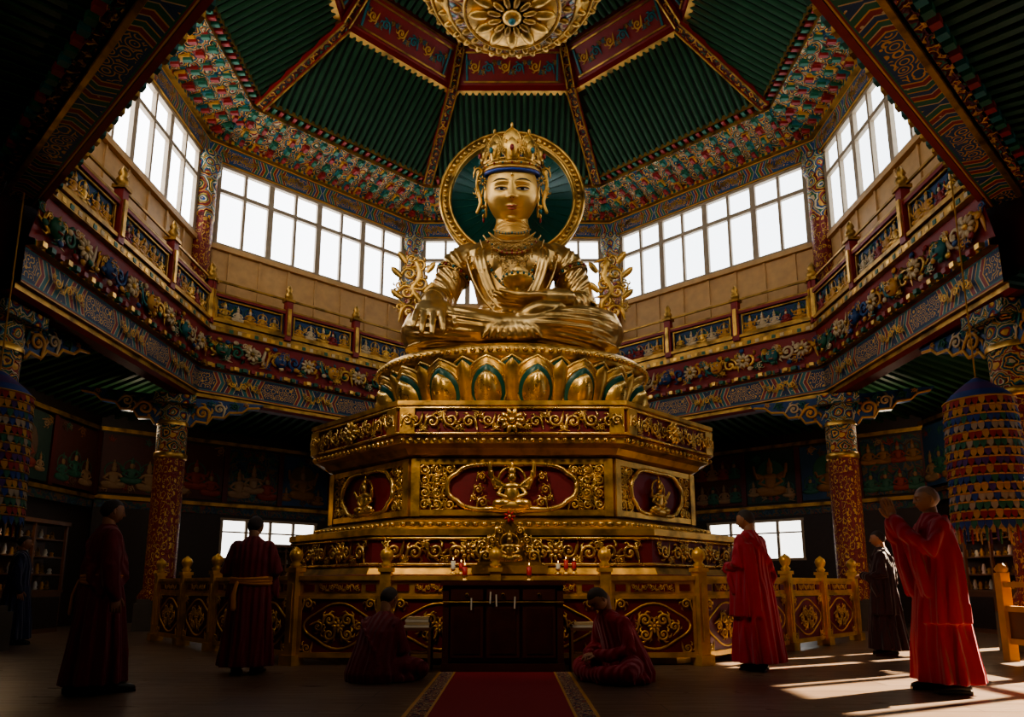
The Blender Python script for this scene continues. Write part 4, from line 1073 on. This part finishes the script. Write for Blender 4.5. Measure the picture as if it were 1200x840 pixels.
def stand(x,y,n):
    t=MB(); t.box((0,0,.46),(.34,.28,.03),0); t.box((0,0,.2),(.30,.24,.02),0)
    for sx in(-1,1):
        for sy in(-1,1): t.box((sx*.15,sy*.12,.23),(.03,.03,.46),0)
    for k in range(n): t.box((.01*(k%2),0,.49+.03*k),(.28-.01*k,.2,.026),1+(k%2))
    t.done('prayer_book_stand',ml('shelfwood','paper','cream'),None,M=T_((x,y,0)))
stand(-1.07,7.95,4); stand(.82,7.95,2)

s=MB()
s.box((0,0,.05),(.95,.2,.10),0); s.box((0,0,.12),(.8,.18,.05),1)
s.extr([(-.38,.14),(-.40,.30),(-.33,.42),(-.24,.47),(-.15,.58),(-.06,.63),(0,.74),(.06,.63),(.15,.58),(.24,.47),(.33,.42),(.40,.30),(.38,.14)],.02,.07,1)
deity(s,0,.14,.42,2,0,T_((0,-.04,0)),2,0.,2)
for sg in(-1,1):
    for (xx,zz,rr) in((.30,.22,.07),(.34,.36,.06),(.22,.42,.055),(.13,.54,.05),(.24,.30,.05)): spiral(s,sg*xx,zz,rr,2,sg,0,None,-.01)
flower(s,0,.72,.08,3,0,None,7,-.02)
s.done('golden_shrine',ml('gold','goldd','goldb','candle'),None,M=T_((-.03,8.68,1.085)))
def candle(x,y,z,h,r,col):
    c=MB(); c.lathe([(r*1.5,0),(r*1.5,.01),(r*.6,.02),(r*.6,.04),(r*1.2,.05),(r*1.2,.06)],14,1); c.lathe([(r,.06),(r,h),(.001,h+.002)],14,0); c.tube([(0,0,h),(0,0,h+.02)],.002,4,2)
    c.ell((0,0,h+.03),(.006,.006,.015),3,None,5,4); c.done('candle',[M[col],M['goldb'],M['dark'],FL],None,M=T_((x,y,z)))
FL=emis('candle_flame',(1,.6,.2),6)
for (x,h,c) in((-.74,.16,'paper'),(-.64,.13,'candle'),(.58,.12,'paper'),(.68,.17,'candle'),(.78,.15,'candle')): candle(x,8.68,1.085,h,.028,c)
for x in (-.45,.3): candle(tx+x,8.05,.998,.16,.03,'candle')

# ------------------------------------------------------------------ altar fence
def fence(pts,posts=None):
    e=empty('altar_fence'); f=MB()
    def post(x,y,ang=0):
        Mx=T_((x,y,0))@RZ(ang)
        f.box((0,0,.06),(.2,.2,.12),0,M=Mx); f.box((0,0,.60),(.13,.13,1.1),2,M=Mx); f.box((0,0,1.13),(.17,.17,.05),2,M=Mx)
        f.box((0,-.07,.62),(.06,.02,.7),1,M=Mx)
        f.lathe([(.05,1.15),(.075,1.19),(.045,1.22),(.07,1.26),(.085,1.31),(.07,1.36),(.03,1.39),(.01,1.41)],16,2,M=Mx)
    def panel(a,b):
        A=Vector((*a,0));B_=Vector((*b,0)); L=(B_-A).length-.13; d=B_-A; ang=atan2(d.y,d.x); Mx=T_((A+B_)/2)@RZ(ang)
        f.box((0,0,1.03),(L,.07,.05),2,M=Mx); f.box((0,0,.80),(L,.05,.04),2,M=Mx); f.box((0,0,.12),(L,.06,.06),2,M=Mx)
        f.box((0,.012,.915),(L,.02,.19),0,M=Mx)
        f.box((0,0,.915),(.52*L,.03,.10),3,M=Mx)
        for s in (-1,1):
            f.box((s*.38*L,-.005,.915),(.12*L,.02,.08),3,M=Mx)
        scroll_row(f,.5*L,.11,.86,Mx,(1,),-.02)
        f.box((0,.014,.46),(L,.02,.62),3,M=Mx)
        for s in(-1,1): f.box((s*(L/2-.02),0,.46),(.04,.05,.66),2,M=Mx)
        r=min(.20,L*.22)
        for s in(-1,1):
            spiral(f,s*r*.55,.53,r*.38,1,s,0,Mx,-.02); spiral(f,s*r*.55,.36,r*.34,1,s,pi,Mx,-.02); spiral(f,s*r*1.25,.45,r*.3,1,s,1.,Mx,-.02)
            for zz in(.20,.72):
                spiral(f,s*(L/2-.12),zz,.06,1,s,(0 if zz>.5 else pi),Mx,-.02)
        flower(f,0,.46,r*.42,1,1,Mx,8,-.02)
        f.tube([(L*.40*cos(2*pi*k/36)*(1+.08*cos(4*2*pi*k/36)),-.0,.46+.25*sin(2*pi*k/36)*(1+.08*cos(4*2*pi*k/36))) for k in range(37)],.014,5,2,Mx,False)
    for a,b in zip(pts,pts[1:]): panel(a,b)
    for k,p in enumerate(pts):
        q=pts[min(k+1,len(pts)-1)];o=pts[max(k-1,0)]; post(p[0],p[1],atan2(q[1]-o[1],q[0]-o[0]))
    f.done('fence_panels',ml('fgold','fgold','fgold','redpanel'),e)
fence([(-6.2,12.2),(-5.3,11.25),(-4.4,10.3),(-3.5,9.4),(-2.66,8.5),(-1.53,8.42),(-.2,8.42),(1.13,8.42),(2.30,8.5),(3.2,9.42),(4.1,10.35),(5.05,11.3),(6.05,12.3)])

# ------------------------------------------------------------------ carpet
c=MB(); c.box((0,0,.008),(1.10,5.2,.016),0)
for sg in(-1,1): c.box((sg*.62,0,.009),(.14,5.2,.018),1); c.box((sg*.70,0,.009),(.03,5.2,.019),2); c.box((sg*.54,0,.009),(.02,5.2,.019),2)
c.done('carpet_runner',ml('carpet','carpetB','ochre'),None,M=T_((-.08,5.1,0)))

# ------------------------------------------------------------------ hanging tiered banners
def banner(x,y,z0,z1,R,zt):
    e=empty('hanging_cloth_banner',T_((x,y,0))); b=MB()
    n=15; H=(z1-z0)*.84
    for k in range(n):
        zt_=z1-(z1-z0)*.16-H*k/n; r=R*(.90+.12*k/n); m=36
        b.lathe([(r*.93,-H/n),(r*.93,0.02)],36,(k*2+1)%6,(0,0,zt_))
        base=(0,2,1,5,0,3,2,4,0,1,2,5,3,0,1)[k%15]
        for q in range(m):
            a=2*pi*(q+.5*(k%2))/m; da=pi/m*1.02; hh=H/n*1.15
            P_=[((r)*cos(a-da),(r)*sin(a-da),zt_),((r)*cos(a+da),(r)*sin(a+da),zt_),((r*1.03)*cos(a+da*.9),(r*1.03)*sin(a+da*.9),zt_-hh*.5),((r*1.05)*cos(a),(r*1.05)*sin(a),zt_-hh),((r*1.03)*cos(a-da*.9),(r*1.03)*sin(a-da*.9),zt_-hh*.5)]
            b.add(P_,[(0,1,2,3,4)],None,base if q%3 else (base+2)%6,None,False)
        b.tube([(r*1.01*cos(2*pi*i/30),r*1.01*sin(2*pi*i/30),zt_) for i in range(31)],.014,4,2,None,False)
    zc=z1-(z1-z0)*.16
    b.lathe([(R*.92,0),(R*.7,.12),(R*.35,.26),(.05,.34),(.02,.36)],24,None,(0,0,zc),mis=[1,4,1,2])
    for q in range(24):
        a=2*pi*q/24; b.tube([(R*.95*cos(a),R*.95*sin(a),z0+.02),(R*.95*cos(a),R*.95*sin(a),z0-.16)],[.02,.012],5,q%6)
    b.tube([(0,0,zc+.3),(0,0,zt)],.012,5,2)
    b.done('cloth_tiers',BM,e)
BM=[plain('banner_red',(.24,.02,.016),.8),plain('banner_blue',(.016,.045,.18),.8),plain('banner_yellow',(.42,.21,.03),.8),plain('banner_green',(.025,.11,.06),.8),plain('banner_violet',(.07,.028,.12),.8),plain('banner_cream',(.30,.23,.15),.8)]
banner(6.52,9.25,1.68,3.80,.47,7.1); banner(-7.18,9.2,1.75,3.9,.48,7.1)

# ------------------------------------------------------------------ display cabinets
def cabinet(x,y,rot,L,H=2.2):
    e=empty('display_cabinet',T_((x,y,0))@RZ(rot)); c=MB()
    c.box((0,0,.4),(L,.5,.8),0); c.box((0,.22,H/2),(L,.05,H),0); c.box((0,0,H),(L+.1,.56,.08),0); c.box((0,0,.82),(L+.04,.54,.05),0)
    n=int(L/.8)
    for k in range(n+1): c.box((-L/2+L*k/n,-.22,H/2+.4),(.05,.05,H-.8),0)
    for z in(1.15,1.5,1.85): c.box((0,0,z),(L,.44,.025),0)
    for k in range(n*5):
        x_=-L/2+L*(k+.5)/(n*5)
        for q,z in enumerate((.85,1.16,1.51,1.86)):
            hh=.10+.12*random.random(); 
            if (k+q)%3: c.lathe([(.03,0),(.05,.02),(.03,.05),(.045,.09),(.02,hh)],8,1+(k+q)%3,(x_,-.02,z))
            else: deity(c,x_,z,.2,1,1,None,1)
    for k in range(n): 
        c.box((-L/2+L*(k+.5)/n,-.25,.4),(L/n-.1,.02,.62),4)
    c.done('cabinet_body',ml('shelfwood','goldd','paper','ochre','darkwood'),e)
cabinet(-9.6,12.0,pi/2,4.8); cabinet(9.7,13.6,-pi/2,3.2,2.0); cabinet(-6.4,19.2,.69,2.0,2.0); 
c=MB()
for k in range(2): c.box((0,k*1.2,.55),(.12,.12,1.1),0); c.lathe([(.05,0),(.08,.05),(.03,.12)],10,0,(0,k*1.2,1.1))
for z in(.25,.65,.95): c.box((0,.6,z),(.07,1.2,.07),0)
c.box((0,.6,.45),(.03,1.1,.36),1)
c.done('wooden_railing',ml('ochre','shelfwood'),None,M=T_((6.3,7.7,0)))

# ------------------------------------------------------------------ lights
def aim(o,tgt): o.rotation_euler=(Vector(tgt)-o.location).to_track_quat('-Z','Y').to_euler()
def lamp(name,ty,loc,en,col,tgt=None,size=None,blend=.7,rad=.25):
    l=bpy.data.lights.new(name,ty); l.energy=en; l.color=col; l.shadow_soft_size=rad
    o=bpy.data.objects.new(name,l); bpy.context.scene.collection.objects.link(o); o.location=loc
    if ty=='SPOT': l.spot_size=radians(size); l.spot_blend=blend; aim(o,tgt)
    return o
sun=bpy.data.lights.new('sun','SUN'); sun.energy=62; sun.angle=radians(.6); sun.color=(1,.80,.56)
so=bpy.data.objects.new('sun',sun); bpy.context.scene.collection.objects.link(so)
so.rotation_euler=Vector((-.9*.88,-.43*.88,-.47)).to_track_quat('-Z','Y').to_euler()
W1=(1,.82,.58)
lamp('shrine_fill','SPOT',(-2.7,5.0,6.5),640,W1,(.5,9.6,2.2),56)  # added fill from out of view to brighten the pedestal, no fixture
lamp('shrine_fill','SPOT',(2.7,5.0,6.5),300,W1,(-.5,9.6,2.2),56)  # weaker added pedestal fill from the right, also without a fixture
lamp('statue_fill','SPOT',(-2.8,5.3,6.6),440,(1,.84,.62),(0,12,7.2),46)  # added unseen fill on the statue, not a lamp of the hall
for x,y in((-8.6,15.2),(8.6,15.2)): lamp('ambulatory_fill','POINT',(x,y,4.6),26,W1)  # added warm fill so the murals show, no lantern hangs here
lamp('cabinet_lamp','POINT',(-8.9,12.2,2.6),20,(1,.7,.4),rad=.1); lamp('cabinet_lamp','POINT',(8.9,13.6,2.4),14,(1,.7,.4),rad=.1)
for x in(-5,5): lamp('entrance_fill','POINT',(x,2.5,6.0),70,(1,.82,.62))  # added fill from the camera side, the entrance has no such lamps
wd=bpy.data.worlds.new('sky'); bpy.context.scene.world=wd; wd.use_nodes=True
wd.node_tree.nodes['Background'].inputs[0].default_value=(.75,.85,1,1); wd.node_tree.nodes['Background'].inputs[1].default_value=1.2
try: bpy.context.scene.view_settings.look='AgX - Medium High Contrast'
except Exception as ex: print(ex)
cam=bpy.data.cameras.new('camera'); cam.lens=24; cam.sensor_width=36; cam.shift_y=.1033; cam.clip_end=200
co=bpy.data.objects.new('camera',cam); bpy.context.scene.collection.objects.link(co); co.location=(0,0,.95); co.rotation_euler=(radians(100),0,0)
bpy.context.scene.camera=co
